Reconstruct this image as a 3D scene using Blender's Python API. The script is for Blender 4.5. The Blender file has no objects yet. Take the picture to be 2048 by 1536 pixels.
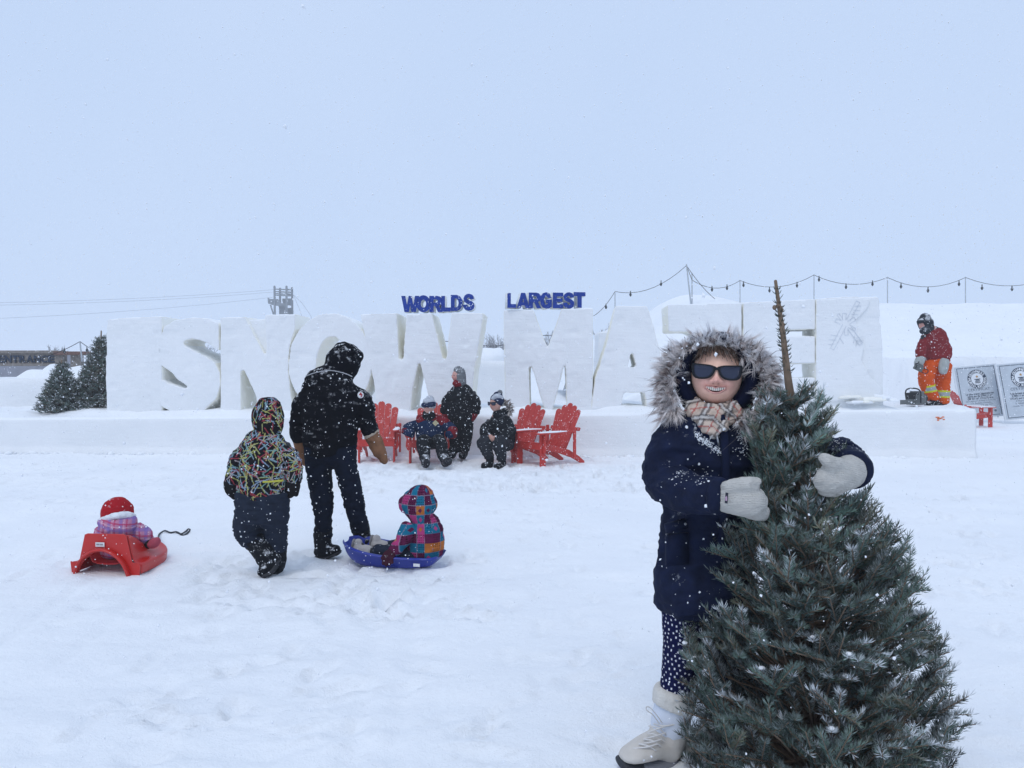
import bpy, bmesh, math, random
import numpy as np
from mathutils import Vector, Matrix
from mathutils.bvhtree import BVHTree

random.seed(7)
RNG = np.random.default_rng(11)
SC = bpy.context.scene
COL = SC.collection
PI = math.pi

# ------------------------------------------------------------------ camera
F_PX, CX, CY, CAM_H, HORIZON = 1535.0, 1024.0, 768.0, 1.5, 742.0
PITCH = math.atan((CY - HORIZON) / F_PX)
cam_data = bpy.data.cameras.new('camera')
cam_data.sensor_width = 36.0
cam_data.lens = 36.0 * F_PX / 2048.0
cam_data.clip_start = 0.05
cam_data.clip_end = 3000.0
cam = bpy.data.objects.new('camera', cam_data)
cam.location = (0, 0, CAM_H)
cam.rotation_euler = (PI / 2 - PITCH, 0, 0)
COL.objects.link(cam)
SC.camera = cam

# ------------------------------------------------------------------ sky and sun: an even overcast, snow in the air
SUN_EL, SUN_AZ = 57.0, 200.0
world = bpy.data.worlds.new('World')
SC.world = world
world.use_nodes = True
wn, wl = world.node_tree.nodes, world.node_tree.links
wn.clear()
sky = wn.new('ShaderNodeTexSky')
sky.sky_type = 'NISHITA'
sky.sun_disc = False
sky.sun_elevation = math.radians(SUN_EL)
sky.sun_rotation = math.radians(SUN_AZ)
sky.air_density = 1.0
sky.dust_density = 3.0
wtc = wn.new('ShaderNodeTexCoord')
wnz = wn.new('ShaderNodeTexNoise'); wnz.inputs['Scale'].default_value = 2.2; wnz.inputs['Detail'].default_value = 4
wl.new(wtc.outputs['Generated'], wnz.inputs['Vector'])
over = wn.new('ShaderNodeValToRGB')      # faintly uneven cloud
over.color_ramp.elements[0].position = .3; over.color_ramp.elements[0].color = (5.40, 6.80, 9.25, 1)
over.color_ramp.elements[1].position = .7; over.color_ramp.elements[1].color = (5.75, 7.08, 9.45, 1)
wl.new(wnz.outputs['Fac'], over.inputs[0])
mixw = wn.new('ShaderNodeMix')
mixw.data_type = 'RGBA'
mixw.inputs['Factor'].default_value = 0.93
wl.new(sky.outputs[0], mixw.inputs['A'])
wl.new(over.outputs[0], mixw.inputs['B'])
bg = wn.new('ShaderNodeBackground')
bg.inputs['Strength'].default_value = 0.1
wl.new(mixw.outputs['Result'], bg.inputs['Color'])
wo = wn.new('ShaderNodeOutputWorld')
wl.new(bg.outputs[0], wo.inputs['Surface'])

sun_data = bpy.data.lights.new('sun', 'SUN')
sun_data.energy = 0.77
sun_data.angle = math.radians(28)
sun_data.color = (1.0, 0.97, 0.93)
sun = bpy.data.objects.new('sun', sun_data)
sun.rotation_euler = (math.radians(90 - SUN_EL), 0, math.radians(180 - SUN_AZ))
sun.location = (0, -5, 20)
COL.objects.link(sun)

SC.view_settings.view_transform = 'Standard'
SC.view_settings.look = 'None'
SC.view_settings.exposure = 0.07
SC.view_settings.gamma = 1.0
SC.view_settings.use_curve_mapping = False
SC.render.film_transparent = False
SC.cycles.use_denoising = True
SC.cycles.max_bounces = 8
SC.cycles.diffuse_bounces = 7
SC.cycles.glossy_bounces = 2
SC.cycles.transmission_bounces = 2
SC.cycles.volume_bounces = 1

# ------------------------------------------------------------------ pixel geometry of the photograph (2048 x 1536) to metres
_ct, _st = math.cos(PITCH), math.sin(PITCH)
def ray(px, py):
    a, b = (px - CX) / F_PX, -(py - CY) / F_PX
    return np.array([a, _ct + b * _st, -_st + b * _ct])
def W(px, py, Y):
    d = ray(px, py)
    return np.array([0, 0, CAM_H]) + d * (Y / d[1])
def G(px, py, z=0.0):
    d = ray(px, py)
    return np.array([0, 0, CAM_H]) + d * ((z - CAM_H) / d[2])

# ------------------------------------------------------------------ noise
def _hash(ix, iy, iz):
    n = (ix * 374761393 + iy * 668265263 + iz * 1274126177) & 0xffffffff
    n = ((n ^ (n >> 13)) * 1274126177) & 0xffffffff
    return ((n ^ (n >> 16)) & 0xffff) / 32767.5 - 1.0
def vn(p):
    p = np.asarray(p, float)
    i = np.floor(p).astype(np.int64)
    f = p - i
    f = f * f * f * (f * (f * 6 - 15) + 10)
    r = 0
    for dx in (0, 1):
        wx = f[:, 0] if dx else 1 - f[:, 0]
        for dy in (0, 1):
            wy = f[:, 1] if dy else 1 - f[:, 1]
            for dz in (0, 1):
                wz = f[:, 2] if dz else 1 - f[:, 2]
                r = r + wx * wy * wz * _hash(i[:, 0] + dx, i[:, 1] + dy, i[:, 2] + dz)
    return r
def fbm(p, o=4, gain=.5):
    p = np.asarray(p, float)
    r, a, s = 0, 1.0, 0
    for k in range(o):
        r = r + a * vn(p * (2.03 ** k) + 17.3 * k)
        s += a
        a *= gain
    return r / s
def sstep(a, b, x):
    t = np.clip((x - a) / (b - a), 0, 1)
    return t * t * (3 - 2 * t)

# ------------------------------------------------------------------ mesh helpers
def nrm(v):
    v = np.asarray(v, float)
    return v / (np.linalg.norm(v) + 1e-12)
def np_mesh(name, V, F):
    V = np.asarray(V, np.float32); F = np.asarray(F, np.int32)
    k = F.shape[1]
    me = bpy.data.meshes.new(name)
    me.vertices.add(len(V)); me.vertices.foreach_set('co', V.ravel())
    me.loops.add(F.size); me.loops.foreach_set('vertex_index', F.ravel())
    me.polygons.add(len(F)); me.polygons.foreach_set('loop_start', np.arange(0, F.size, k, dtype=np.int32))
    me.update(calc_edges=True)
    return me
def smooth_on(me, on=True):
    me.polygons.foreach_set('use_smooth', np.full(len(me.polygons), on))
def mesh_co(me):
    v = np.empty(len(me.vertices) * 3, np.float32); me.vertices.foreach_get('co', v)
    return v.reshape(-1, 3).astype(float)
def mesh_no(me):
    v = np.empty(len(me.vertices) * 3, np.float32); me.vertices.foreach_get('normal', v)
    return v.reshape(-1, 3).astype(float)
def set_co(me, co):
    me.vertices.foreach_set('co', np.asarray(co, np.float32).ravel()); me.update()
def paint(me, rgb, name='Col'):
    c = np.ones((len(me.vertices), 4), np.float32); c[:, :3] = rgb
    a = me.color_attributes.new(name, 'FLOAT_COLOR', 'POINT')
    a.data.foreach_set('color', c.ravel())
def catmull(P, res):
    P = np.asarray(P, float)
    if len(P) < 3: 
        t = np.linspace(0, 1, res + 1)[:, None]
        return P[0] * (1 - t) + P[-1] * t
    Q = np.vstack([2 * P[0] - P[1], P, 2 * P[-1] - P[-2]])
    out = []
    for i in range(1, len(Q) - 2):
        p0, p1, p2, p3 = Q[i - 1], Q[i], Q[i + 1], Q[i + 2]
        for k in range(res):
            t = k / res
            out.append(.5 * ((2 * p1) + (-p0 + p2) * t + (2 * p0 - 5 * p1 + 4 * p2 - p3) * t * t + (-p0 + 3 * p1 - 3 * p2 + p3) * t ** 3))
    out.append(P[-1])
    return np.array(out)

class MB:
    def __init__(s): s.v = []; s.f = []; s.n = 0
    def add(s, V, F):
        V = np.asarray(V, float)
        s.v.append(V); s.f += [tuple(int(i) + s.n for i in f) for f in F]; s.n += len(V); return s
    def box(s, c, size, R=None, taper=1.0):
        x, y, z = [k / 2 for k in size]
        V = np.array([[-x, -y, -z], [x, -y, -z], [x, y, -z], [-x, y, -z], [-x * taper, -y * taper, z], [x * taper, -y * taper, z], [x * taper, y * taper, z], [-x * taper, y * taper, z]])
        if R is not None: V = V @ np.array(R).T
        return s.add(V + np.asarray(c), [(0, 3, 2, 1), (4, 5, 6, 7), (0, 1, 5, 4), (1, 2, 6, 5), (2, 3, 7, 6), (3, 0, 4, 7)])
    def beam(s, a, b, w, h, up=(0, 0, 1)):
        a, b = np.asarray(a, float), np.asarray(b, float)
        t = nrm(b - a); x = np.cross(t, up)
        if np.linalg.norm(x) < 1e-3: x = np.cross(t, (1, 0, 0))
        x = nrm(x); z = np.cross(x, t)
        return s.box((a + b) / 2, (w, np.linalg.norm(b - a), h), np.stack([x, t, z], 1))
    def tube(s, P, R, n=16, side=(0, 1, 0), res=4, cap=0.8):
        P = np.asarray(P, float)
        R = np.asarray([(r, r) if np.isscalar(r) else (r[0], r[1]) for r in R], float)
        C = catmull(np.hstack([P, R]), res)
        c, r = C[:, :3], np.maximum(C[:, 3:], 1e-4)
        T = np.gradient(c, axis=0); T /= np.linalg.norm(T, axis=1)[:, None] + 1e-9
        S = None; rings = []; sd = np.asarray(side, float)
        ang = np.linspace(0, 2 * PI, n, endpoint=False)
        frames = []
        for i in range(len(c)):
            q = sd - T[i] * (sd @ T[i])
            if np.linalg.norm(q) < .25 and S is not None: q = S - T[i] * (S @ T[i])
            if np.linalg.norm(q) < 1e-3: q = np.cross(T[i], (0.3, .2, .9))
            q = nrm(q)
            S = q; frames.append((q, np.cross(T[i], q)))
        def ring(i, off, k):
            a, b = frames[i]
            return c[i] + T[i] * off + k * (np.outer(np.sin(ang) * r[i, 0], b) + np.outer(np.cos(ang) * r[i, 1], a))
        m0 = min(r[0]) * cap; m1 = min(r[-1]) * cap
        if cap > 0:
            rings += [ring(0, -m0 * math.sin(a), math.cos(a)) for a in (1.15, .6)]
        rings += [ring(i, 0, 1) for i in range(len(c))]
        if cap > 0:
            rings += [ring(len(c) - 1, m1 * math.sin(a), math.cos(a)) for a in (.6, 1.15)]
        k = len(rings)
        V = np.vstack(rings + [[c[0] - T[0] * m0], [c[-1] + T[-1] * m1]])
        F = []
        for i in range(k - 1):
            for j in range(n):
                j2 = (j + 1) % n
                F.append((i * n + j, i * n + j2, (i + 1) * n + j2, (i + 1) * n + j))
        for j in range(n):
            F.append((k * n, (j + 1) % n, j)); F.append((k * n + 1, (k - 1) * n + j, (k - 1) * n + (j + 1) % n))
        return s.add(V, F)
    def ell(s, c, r, R=None, nu=20, nv=12):
        V = []; F = []
        for i in range(nv + 1):
            th = PI * i / nv
            for j in range(nu):
                ph = 2 * PI * j / nu
                V.append((math.sin(th) * math.cos(ph), math.sin(th) * math.sin(ph), math.cos(th)))
        V = np.array(V) * np.asarray(r)
        if R is not None: V = V @ np.array(R).T
        for i in range(nv):
            for j in range(nu):
                F.append((i * nu + j, (i + 1) * nu + j, (i + 1) * nu + (j + 1) % nu, i * nu + (j + 1) % nu))
        return s.add(V + np.asarray(c), F)
    def mesh(s, name='m', smooth=False):
        me = bpy.data.meshes.new(name)
        me.from_pydata(np.vstack(s.v).tolist(), [], s.f)
        if smooth: smooth_on(me)
        me.update()
        return me
    def build(s, name, mat, parent=None, smooth=False, **k):
        return link(name, s.mesh(name, smooth), mat, parent, **k)

def link(name, me, mat=None, parent=None, label=None, cat=None, group=None, kind=None, bevel=0, local=False):
    me.name = name
    o = bpy.data.objects.new(name, me)
    COL.objects.link(o)
    if mat is not None:
        me.materials.clear(); me.materials.append(mat)
    if parent is not None:
        o.parent = parent
        if not local:
            base = np.array(root_loc(parent))
            if np.any(base): set_co(me, mesh_co(me) - base)
    if bevel:
        b = o.modifiers.new('bevel', 'BEVEL'); b.width = bevel; b.segments = 2; b.limit_method = 'ANGLE'
    tag(o, label, cat, group, kind)
    return o
def root_loc(o):
    p = np.array(o.location)
    while o.parent: o = o.parent; p = p + np.array(o.location)
    return p
def tag(o, label=None, cat=None, group=None, kind=None):
    if label: o['label'] = label
    if cat: o['category'] = cat
    if group: o['group'] = group
    if kind: o['kind'] = kind
    return o
def empty(name, loc, label, cat, group=None):
    o = bpy.data.objects.new(name, None)
    o.location = loc; o.empty_display_size = .1
    COL.objects.link(o)
    return tag(o, label, cat, group)
def copy_tree(o, parent=None):
    c = o.copy(); COL.objects.link(c)
    if parent is not None: c.parent = parent
    for ch in list(o.children): copy_tree(ch, c)
    return c
def eval_mesh(o):
    bpy.context.view_layer.update()
    dg = bpy.context.evaluated_depsgraph_get()
    me = bpy.data.meshes.new_from_object(o.evaluated_get(dg))
    d = o.data
    bpy.data.objects.remove(o)
    return me
def remesh(me, voxel, it=4, fac=.5):
    o = bpy.data.objects.new('tmp', me); COL.objects.link(o)
    m = o.modifiers.new('r', 'REMESH'); m.mode = 'VOXEL'; m.voxel_size = voxel; m.use_smooth_shade = True
    if it:
        m = o.modifiers.new('s', 'SMOOTH'); m.iterations = it; m.factor = fac
    out = eval_mesh(o)
    smooth_on(out)
    return out
def poly_mesh(polys, depth, bevel=0.0, y0=0.0):
    """polys: list of closed outlines [(u, z)...] (holes by even-odd); a prism from y0 to y0+depth in local (u, y, z)."""
    cu = bpy.data.curves.new('c', 'CURVE'); cu.dimensions = '2D'; cu.fill_mode = 'BOTH'
    cu.extrude = depth / 2 - bevel; cu.bevel_depth = bevel; cu.bevel_resolution = 1
    for pl in polys:
        sp = cu.splines.new('POLY'); sp.points.add(len(pl) - 1)
        for i, (a, b) in enumerate(pl): sp.points[i].co = (a, b, 0, 1)
        sp.use_cyclic_u = True
    o = bpy.data.objects.new('tmp', cu); COL.objects.link(o)
    me = eval_mesh(o)
    co = mesh_co(me)
    set_co(me, np.stack([co[:, 0], -co[:, 2] + depth / 2 + y0, co[:, 1]], 1))
    return me
def text_mesh(txt, size=1.0, offset=0.0, extrude=0.0, align='CENTER', spacing=1.0):
    cu = bpy.data.curves.new('t', 'FONT'); cu.body = txt; cu.size = size; cu.offset = offset; cu.extrude = extrude
    cu.align_x = align; cu.space_character = spacing; cu.resolution_u = 3
    o = bpy.data.objects.new('tmp', cu); COL.objects.link(o)
    me = eval_mesh(o)
    co = mesh_co(me)
    set_co(me, np.stack([co[:, 0], -co[:, 2], co[:, 1]], 1))
    return me
def xform(me, M, loc=(0, 0, 0)):
    set_co(me, mesh_co(me) @ np.array(M).T + np.asarray(loc)); return me
def rotz(a):
    c, s = math.cos(a), math.sin(a); return np.array([[c, -s, 0], [s, c, 0], [0, 0, 1]])
def rotx(a):
    c, s = math.cos(a), math.sin(a); return np.array([[1, 0, 0], [0, c, -s], [0, s, c]])
def roty(a):
    c, s = math.cos(a), math.sin(a); return np.array([[c, 0, s], [0, 1, 0], [-s, 0, c]])

# ------------------------------------------------------------------ materials
def new_mat(name):
    m = bpy.data.materials.new(name); m.use_nodes = True
    nt = m.node_tree; b = nt.nodes['Principled BSDF']
    return m, nt.nodes, nt.links, b
def _noise(n, l, scale, detail=3, vec=None, rough=.55):
    t = n.new('ShaderNodeTexNoise'); t.inputs['Scale'].default_value = scale; t.inputs['Detail'].default_value = detail; t.inputs['Roughness'].default_value = rough
    if vec is not None: l.new(vec, t.inputs['Vector'])
    return t.outputs['Fac']
def _ramp(n, l, src, a, b, ca=(0, 0, 0, 1), cb=(1, 1, 1, 1)):
    r = n.new('ShaderNodeValToRGB'); r.color_ramp.elements[0].position = a; r.color_ramp.elements[1].position = b
    r.color_ramp.elements[0].color = ca; r.color_ramp.elements[1].color = cb
    l.new(src, r.inputs[0]); return r.outputs[0]
def _mix(n, l, fac, a, b, mode='MIX'):
    m = n.new('ShaderNodeMix'); m.data_type = 'RGBA'; m.blend_type = mode
    for sock, v in (('Factor', fac), ('A', a), ('B', b)):
        if hasattr(v, 'links'): l.new(v, m.inputs[sock])
        else: m.inputs[sock].default_value = v if sock == 'Factor' else (*v[:3], 1)
    return m.outputs['Result']
def _math(n, l, op, a, b=None):
    m = n.new('ShaderNodeMath'); m.operation = op
    for i, v in enumerate((a, b)):
        if v is None: continue
        if hasattr(v, 'links'): l.new(v, m.inputs[i])
        else: m.inputs[i].default_value = v
    return m.outputs[0]
def mat(name, color, rough=.6, vary=.15, scale=20, bump=0.0, bscale=60, snow=0.0, flecks=0.0, metal=0.0, spec=.3, attr=False, coat=0.0, sheen=0.0, snowscale=16, bdist=.004):
    """one procedural material: colour (or the mesh's own 'Col' print) varied by noise, fine relief, and snow that has settled on it"""
    m, n, l, b = new_mat(name)
    tc = n.new('ShaderNodeTexCoord'); vec = tc.outputs['Object']
    if attr:
        a = n.new('ShaderNodeAttribute'); a.attribute_name = 'Col'; base = a.outputs['Color']
    else:
        base = n.new('ShaderNodeRGB'); base.outputs[0].default_value = (*color, 1); base = base.outputs[0]
    if vary:
        f = _ramp(n, l, _noise(n, l, scale, 4, vec), .25, .75, (1 - vary,) * 3 + (1,), (1 + vary,) * 3 + (1,))
        base = _mix(n, l, 1.0, base, f, 'MULTIPLY')
    white = (.82, .84, .87)
    if snow:
        g = n.new('ShaderNodeNewGeometry'); sx = n.new('ShaderNodeSeparateXYZ'); l.new(g.outputs['Normal'], sx.inputs[0])
        up = _ramp(n, l, sx.outputs['Z'], .0, .9)
        fac = _math(n, l, 'MULTIPLY', _ramp(n, l, _noise(n, l, snowscale, 6, vec, .7), .68 - .28 * snow, .74 - .2 * snow), up)
        base = _mix(n, l, fac, base, white)
    if flecks:
        v = n.new('ShaderNodeTexVoronoi'); v.inputs['Scale'].default_value = 42; l.new(vec, v.inputs['Vector'])
        wnz = n.new('ShaderNodeSeparateColor'); l.new(v.outputs['Color'], wnz.inputs[0])
        v.inputs['Scale'].default_value = 60
        sz_ = _math(n, l, 'ADD', _math(n, l, 'MULTIPLY', _math(n, l, 'POWER', wnz.outputs[1], 3.0), .30), .10)
        r = _math(n, l, 'LESS_THAN', _math(n, l, 'ADD', v.outputs['Distance'], _math(n, l, 'MULTIPLY', _math(n, l, 'SUBTRACT', _noise(n, l, 260, 2, vec), .5), .35)), sz_)
        fac = _math(n, l, 'MULTIPLY', r, _math(n, l, 'LESS_THAN', wnz.outputs[0], flecks))
        base = _mix(n, l, fac, base, white)
    l.new(base, b.inputs['Base Color'])
    b.inputs['Roughness'].default_value = rough
    b.inputs['Metallic'].default_value = metal
    b.inputs['Specular IOR Level'].default_value = spec
    if coat: b.inputs['Coat Weight'].default_value = coat; b.inputs['Coat Roughness'].default_value = .15
    if sheen: b.inputs['Sheen Weight'].default_value = sheen
    if bump:
        bp = n.new('ShaderNodeBump'); bp.inputs['Strength'].default_value = bump; bp.inputs['Distance'].default_value = bdist
        l.new(_noise(n, l, bscale, 5, vec), bp.inputs['Height']); l.new(bp.outputs[0], b.inputs['Normal'])
    return m
def snow_mat(name, color=(.86, .88, .90), bump=.35, scales=((7, .5), (60, .5)), tint=(.80, .83, .86), tscale=1.2, dist=.03, saw=0.0):
    m, n, l, b = new_mat(name)
    tc = n.new('ShaderNodeTexCoord'); vec = tc.outputs['Object']
    f = _ramp(n, l, _noise(n, l, tscale, 5, vec), .35, .68)
    base = _mix(n, l, f, color, tint)
    if saw:      # grit frozen into the packed snow
        v = n.new('ShaderNodeTexVoronoi'); v.inputs['Scale'].default_value = 7; l.new(vec, v.inputs['Vector'])
        sc = n.new('ShaderNodeSeparateColor'); l.new(v.outputs['Color'], sc.inputs[0])
        base = _mix(n, l, _math(n, l, 'MULTIPLY', _math(n, l, 'LESS_THAN', v.outputs['Distance'], .06), _math(n, l, 'LESS_THAN', sc.outputs[0], .35)), base, (.55, .56, .58))
    l.new(base, b.inputs['Base Color'])
    b.inputs['Roughness'].default_value = .75; b.inputs['Specular IOR Level'].default_value = .25
    h = None
    for s, a in scales:
        t = _math(n, l, 'MULTIPLY', _noise(n, l, s, 6, vec, .6), a)
        h = t if h is None else _math(n, l, 'ADD', h, t)
    if saw:      # long shallow saw strokes
        mp = n.new('ShaderNodeMapping'); mp.inputs['Scale'].default_value = (.8, .8, 9); mp.inputs['Rotation'].default_value = (0, .22, 0); l.new(vec, mp.inputs['Vector'])
        h = _math(n, l, 'ADD', h, _math(n, l, 'MULTIPLY', _noise(n, l, 3.2, 4, mp.outputs[0], .6), saw))
    bp = n.new('ShaderNodeBump'); bp.inputs['Strength'].default_value = bump; bp.inputs['Distance'].default_value = dist
    l.new(h, bp.inputs['Height']); l.new(bp.outputs[0], b.inputs['Normal'])
    return m
M = {}
M['snow'] = snow_mat('ground_snow', (.91, .925, .94), .6, ((3.0, .6), (22, .35), (120, .15)), (.86, .88, .905), .7, .06)
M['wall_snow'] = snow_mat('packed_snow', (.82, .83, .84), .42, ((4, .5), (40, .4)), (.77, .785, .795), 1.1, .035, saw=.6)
M['light_tinted_snow'] = snow_mat('light_tinted_sawn_snow', (.92, .91, .86), .25, ((6, .5), (40, .4)), (.89, .875, .80), 2.2, .02)  # cream tint stands in for light passing through the snow
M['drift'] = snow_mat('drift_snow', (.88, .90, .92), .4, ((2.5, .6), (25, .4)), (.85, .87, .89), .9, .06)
# ================================================================== the ground: one sheet out to the horizon
def graded(lo, hi, near, far, grow):
    out = [0.0]; s = near
    while out[-1] < hi:
        out.append(out[-1] + s)
        if out[-1] > far: s *= grow
    pos = np.array(out)
    return pos
xp = graded(0, 700, .04, 9.0, 1.22)
xs = np.concatenate([-xp[::-1][:-1], xp])
ys = [-3.0, -1.5, -.4, .3]
while ys[-1] < 16: ys.append(ys[-1] + max(.022, .0085 * ys[-1]))
st = .3
while ys[-1] < 900: ys.append(ys[-1] + st); st *= 1.18
ys = np.array(ys)
gx, gy = np.meshgrid(xs, ys)
P2 = np.stack([gx.ravel(), gy.ravel(), np.zeros(gx.size)], 1)
near = sstep(40, 16, np.abs(P2[:, 0])) * sstep(60, 20, P2[:, 1])
h = .034 * fbm(P2 * .45 + 3, 3) + .022 * fbm(P2 * (1.4, 2.8, 1) + 9, 3) + .012 * fbm(P2 * (4, 9, 1), 4)
tr = sstep(-.15, .35, fbm(P2 * .5 + 31, 2)) * sstep(15, 11, P2[:, 1])
# wind ripples lying across the view
rip = np.sin(P2[:, 1] * 9 + 3.0 * fbm(P2 * .8 + 5, 2) + P2[:, 0] * 1.1)
h += .007 * rip * sstep(.0, .5, fbm(P2 * .35 + 77, 2)) * near
ground_marks = []
def mark(x, y, a, L, Wd, d, rim=.35):
    """a dent pressed into the snow (a footprint, a scuff), with the snow it pushed up at its edge"""
    global h
    dx, dy = P2[:, 0] - x, P2[:, 1] - y
    k = np.where((np.abs(dx) < .7) & (np.abs(dy) < .7))[0]
    if not len(k): return
    u = (dx[k] * math.cos(a) + dy[k] * math.sin(a)) / L; v = (-dx[k] * math.sin(a) + dy[k] * math.cos(a)) / Wd
    r = np.sqrt(u * u + v * v) + .12 * vn(P2[k] * 30)
    h[k] += -d * sstep(1.15, .55, r) + d * rim * np.exp(-((r - 1.3) / .22) ** 2)
def groove(pts, w, d):
    """a runner's or boot's drag line"""
    global h
    pts = catmull(np.array(pts), 24)
    for a, b in zip(pts[:-1], pts[1:]):
        k = np.where((np.abs(P2[:, 0] - a[0]) < .4) & (np.abs(P2[:, 1] - a[1]) < .4))[0]
        if not len(k): continue
        t = b[:2] - a[:2]; L2 = t @ t + 1e-9
        q = np.clip(((P2[k, :2] - a[:2]) @ t) / L2, 0, 1)
        dist = np.linalg.norm(P2[k, :2] - a[:2] - q[:, None] * t, axis=1)
        dep = -d * sstep(w, w * .3, dist)
        h[k] = np.minimum(h[k], base_h[k] + dep) if d > 0 else h[k]
r_ = random.Random(5)
def area_marks(n, px0, px1, py0, py1, dmin=.008, dmax=.025):
    for i in range(n):
        g = G(r_.uniform(px0, px1), r_.uniform(py0, py1))
        a = r_.uniform(0, PI)
        mark(g[0], g[1], a, r_.uniform(.09, .15), r_.uniform(.04, .07), (1.4 if py1 < 1260 else 1.0) * r_.uniform(dmin, dmax), r_.uniform(.2, .6))
area_marks(420, 640, 1300, 915, 985, .012, .04)
area_marks(200, 0, 700, 925, 1000, .006, .02)
area_marks(190, 380, 960, 1100, 1240, .006, .022)
area_marks(150, 0, 2048, 1000, 1530, .004, .016)
area_marks(130, 1250, 2040, 930, 1200, .008, .03)
area_marks(10, 1200, 1420, 1420, 1535, .004, .010)
area_marks(26, 200, 1180, 1280, 1530, .01, .028)
def trail(pts, d=.020):
    C = catmull(np.array([np.append(G(*p)[:2], 0) for p in pts]), 40); s = 0; k = 0
    acc = .0
    for a_, b_ in zip(C[:-1], C[1:]):
        acc += np.linalg.norm(b_ - a_)
        if acc > .36:
            acc = 0; k += 1; t_ = nrm(b_ - a_); n_ = np.array([-t_[1], t_[0], 0]); q = b_ + n_ * (.09 if k % 2 else -.09)
            an = math.atan2(t_[1], t_[0]) + r_.uniform(-.2, .2)
            mark(q[0], q[1], an, .125, .045, d * r_.uniform(.7, 1.3), .3); q2 = q - t_ * .13
            mark(q2[0], q2[1], an, .045, .035, d * r_.uniform(.7, 1.2), .2)
for pts_ in ([(140, 1536), (330, 1330), (500, 1180)], [(430, 1500), (620, 1300), (650, 1140)], [(1000, 1536), (1050, 1250), (1010, 1000)], [(1300, 1400), (1150, 1180), (1090, 980)], [(2040, 1300), (1960, 1080), (1900, 960)], [(20, 1180), (300, 1010), (640, 960)], [(1240, 1080), (960, 1010), (700, 985)]): trail(pts_)
base_h = h.copy()
for pts in ([(700, 1536), (735, 1350), (770, 1180)], [(790, 1536), (812, 1350), (838, 1190)], [(10, 1290), (120, 1200), (190, 1155)], [(120, 1330), (240, 1230), (300, 1140)],
            [(530, 1510), (600, 1490), (650, 1484)], [(850, 1030), (1100, 1010), (1280, 1022)], [(360, 1075), (480, 1040), (700, 1000)]):
    groove([np.append(G(*p)[:2], 0) for p in pts], .055, .014)
h *= np.where(P2[:, 1] > 60, .2, 1)
# settle the sheet under the feet of the two sleds
P2[:, 2] = h
nx, ny = len(xs), len(ys)
i, j = np.meshgrid(np.arange(nx - 1), np.arange(ny - 1))
a = (j * nx + i).ravel()
me = np_mesh('snow_ground', P2, np.stack([a, a + 1, a + nx + 1, a + nx], 1)); smooth_on(me)
ground = link('ground', me, M['snow'], kind='structure')
def ground_z(x, y):
    ii = min(max(np.searchsorted(xs, x), 0), nx - 1); jj = min(max(np.searchsorted(ys, y), 0), ny - 1)
    return float(P2[jj * nx + ii, 2])

# ================================================================== the snow hill behind, with its sawn foot
def heightfield(name, fx, X, Y, material, **k):
    gx, gy = np.meshgrid(X, Y)
    p = np.stack([gx.ravel(), gy.ravel(), np.zeros(gx.size)], 1)
    p = fx(p)
    nx = len(X); i, j = np.meshgrid(np.arange(nx - 1), np.arange(len(Y) - 1)); a = (j * nx + i).ravel()
    me = np_mesh(name, p, np.stack([a, a + 1, a + nx + 1, a + nx], 1)); smooth_on(me)
    return link(name, me, material, **k)
def hill(p):
    x, y = p[:, 0].copy(), p[:, 1].copy()
    left = W(1235, 700, 30)[0]
    e = sstep(left - 2.5, left + 3.2, x + .4 * vn(p * .6))
    t = sstep(0, .03, y - 23.75 + .12 * vn(p * (.8, .8, 1)))
    prof = np.where(y < 24.0, 1.98 * t, 1.98 + 2.42 * np.clip((y - 24.0) / 8.5, 0, 1) ** .8)
    lip = .12 * np.exp(-((y - 24.15) / .25) ** 2)
    bump = .42 * np.exp(-((x - W(1385, 600, 33)[0]) / 1.5) ** 2 - ((y - 33) / 3.5) ** 2)
    z = (prof + lip + bump + .10 * fbm(p * .5, 4) * t + .035 * fbm(p * (1.5, 3, 1), 3) * t) * e
    p[:, 2] = z - .05
    return p
heightfield('snow_hill', hill, np.linspace(3.0, 34, 330), np.concatenate([np.linspace(23.6, 24.6, 50), np.linspace(24.7, 36, 90), np.linspace(37, 60, 12)]), M['drift'], kind='structure')
# drifts beyond the low wall on the far side of the entrance
def drifts(p):
    x = p[:, 0]
    a = np.array([(0, 752), (40, 752), (62, 738), (86, 742), (104, 728), (125, 738), (160, 730), (190, 736), (240, 742)], float)
    sx = [W(q[0], q[1], 19)[0] for q in a]; sz = [W(q[0], q[1], 19)[2] for q in a]
    top = np.interp(x, sx, sz) + .05
    p[:, 2] = top * np.exp(-((p[:, 1] - 19) / 1.3) ** 2) + .07 * fbm(p * 1.3, 3) * np.exp(-((p[:, 1] - 19) / 1.6) ** 2) - .06
    return p
heightfield('snow_drift', drifts, np.linspace(-16.5, -8.3, 130), np.linspace(16.2, 22, 60), M['drift'], kind='structure')

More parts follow.
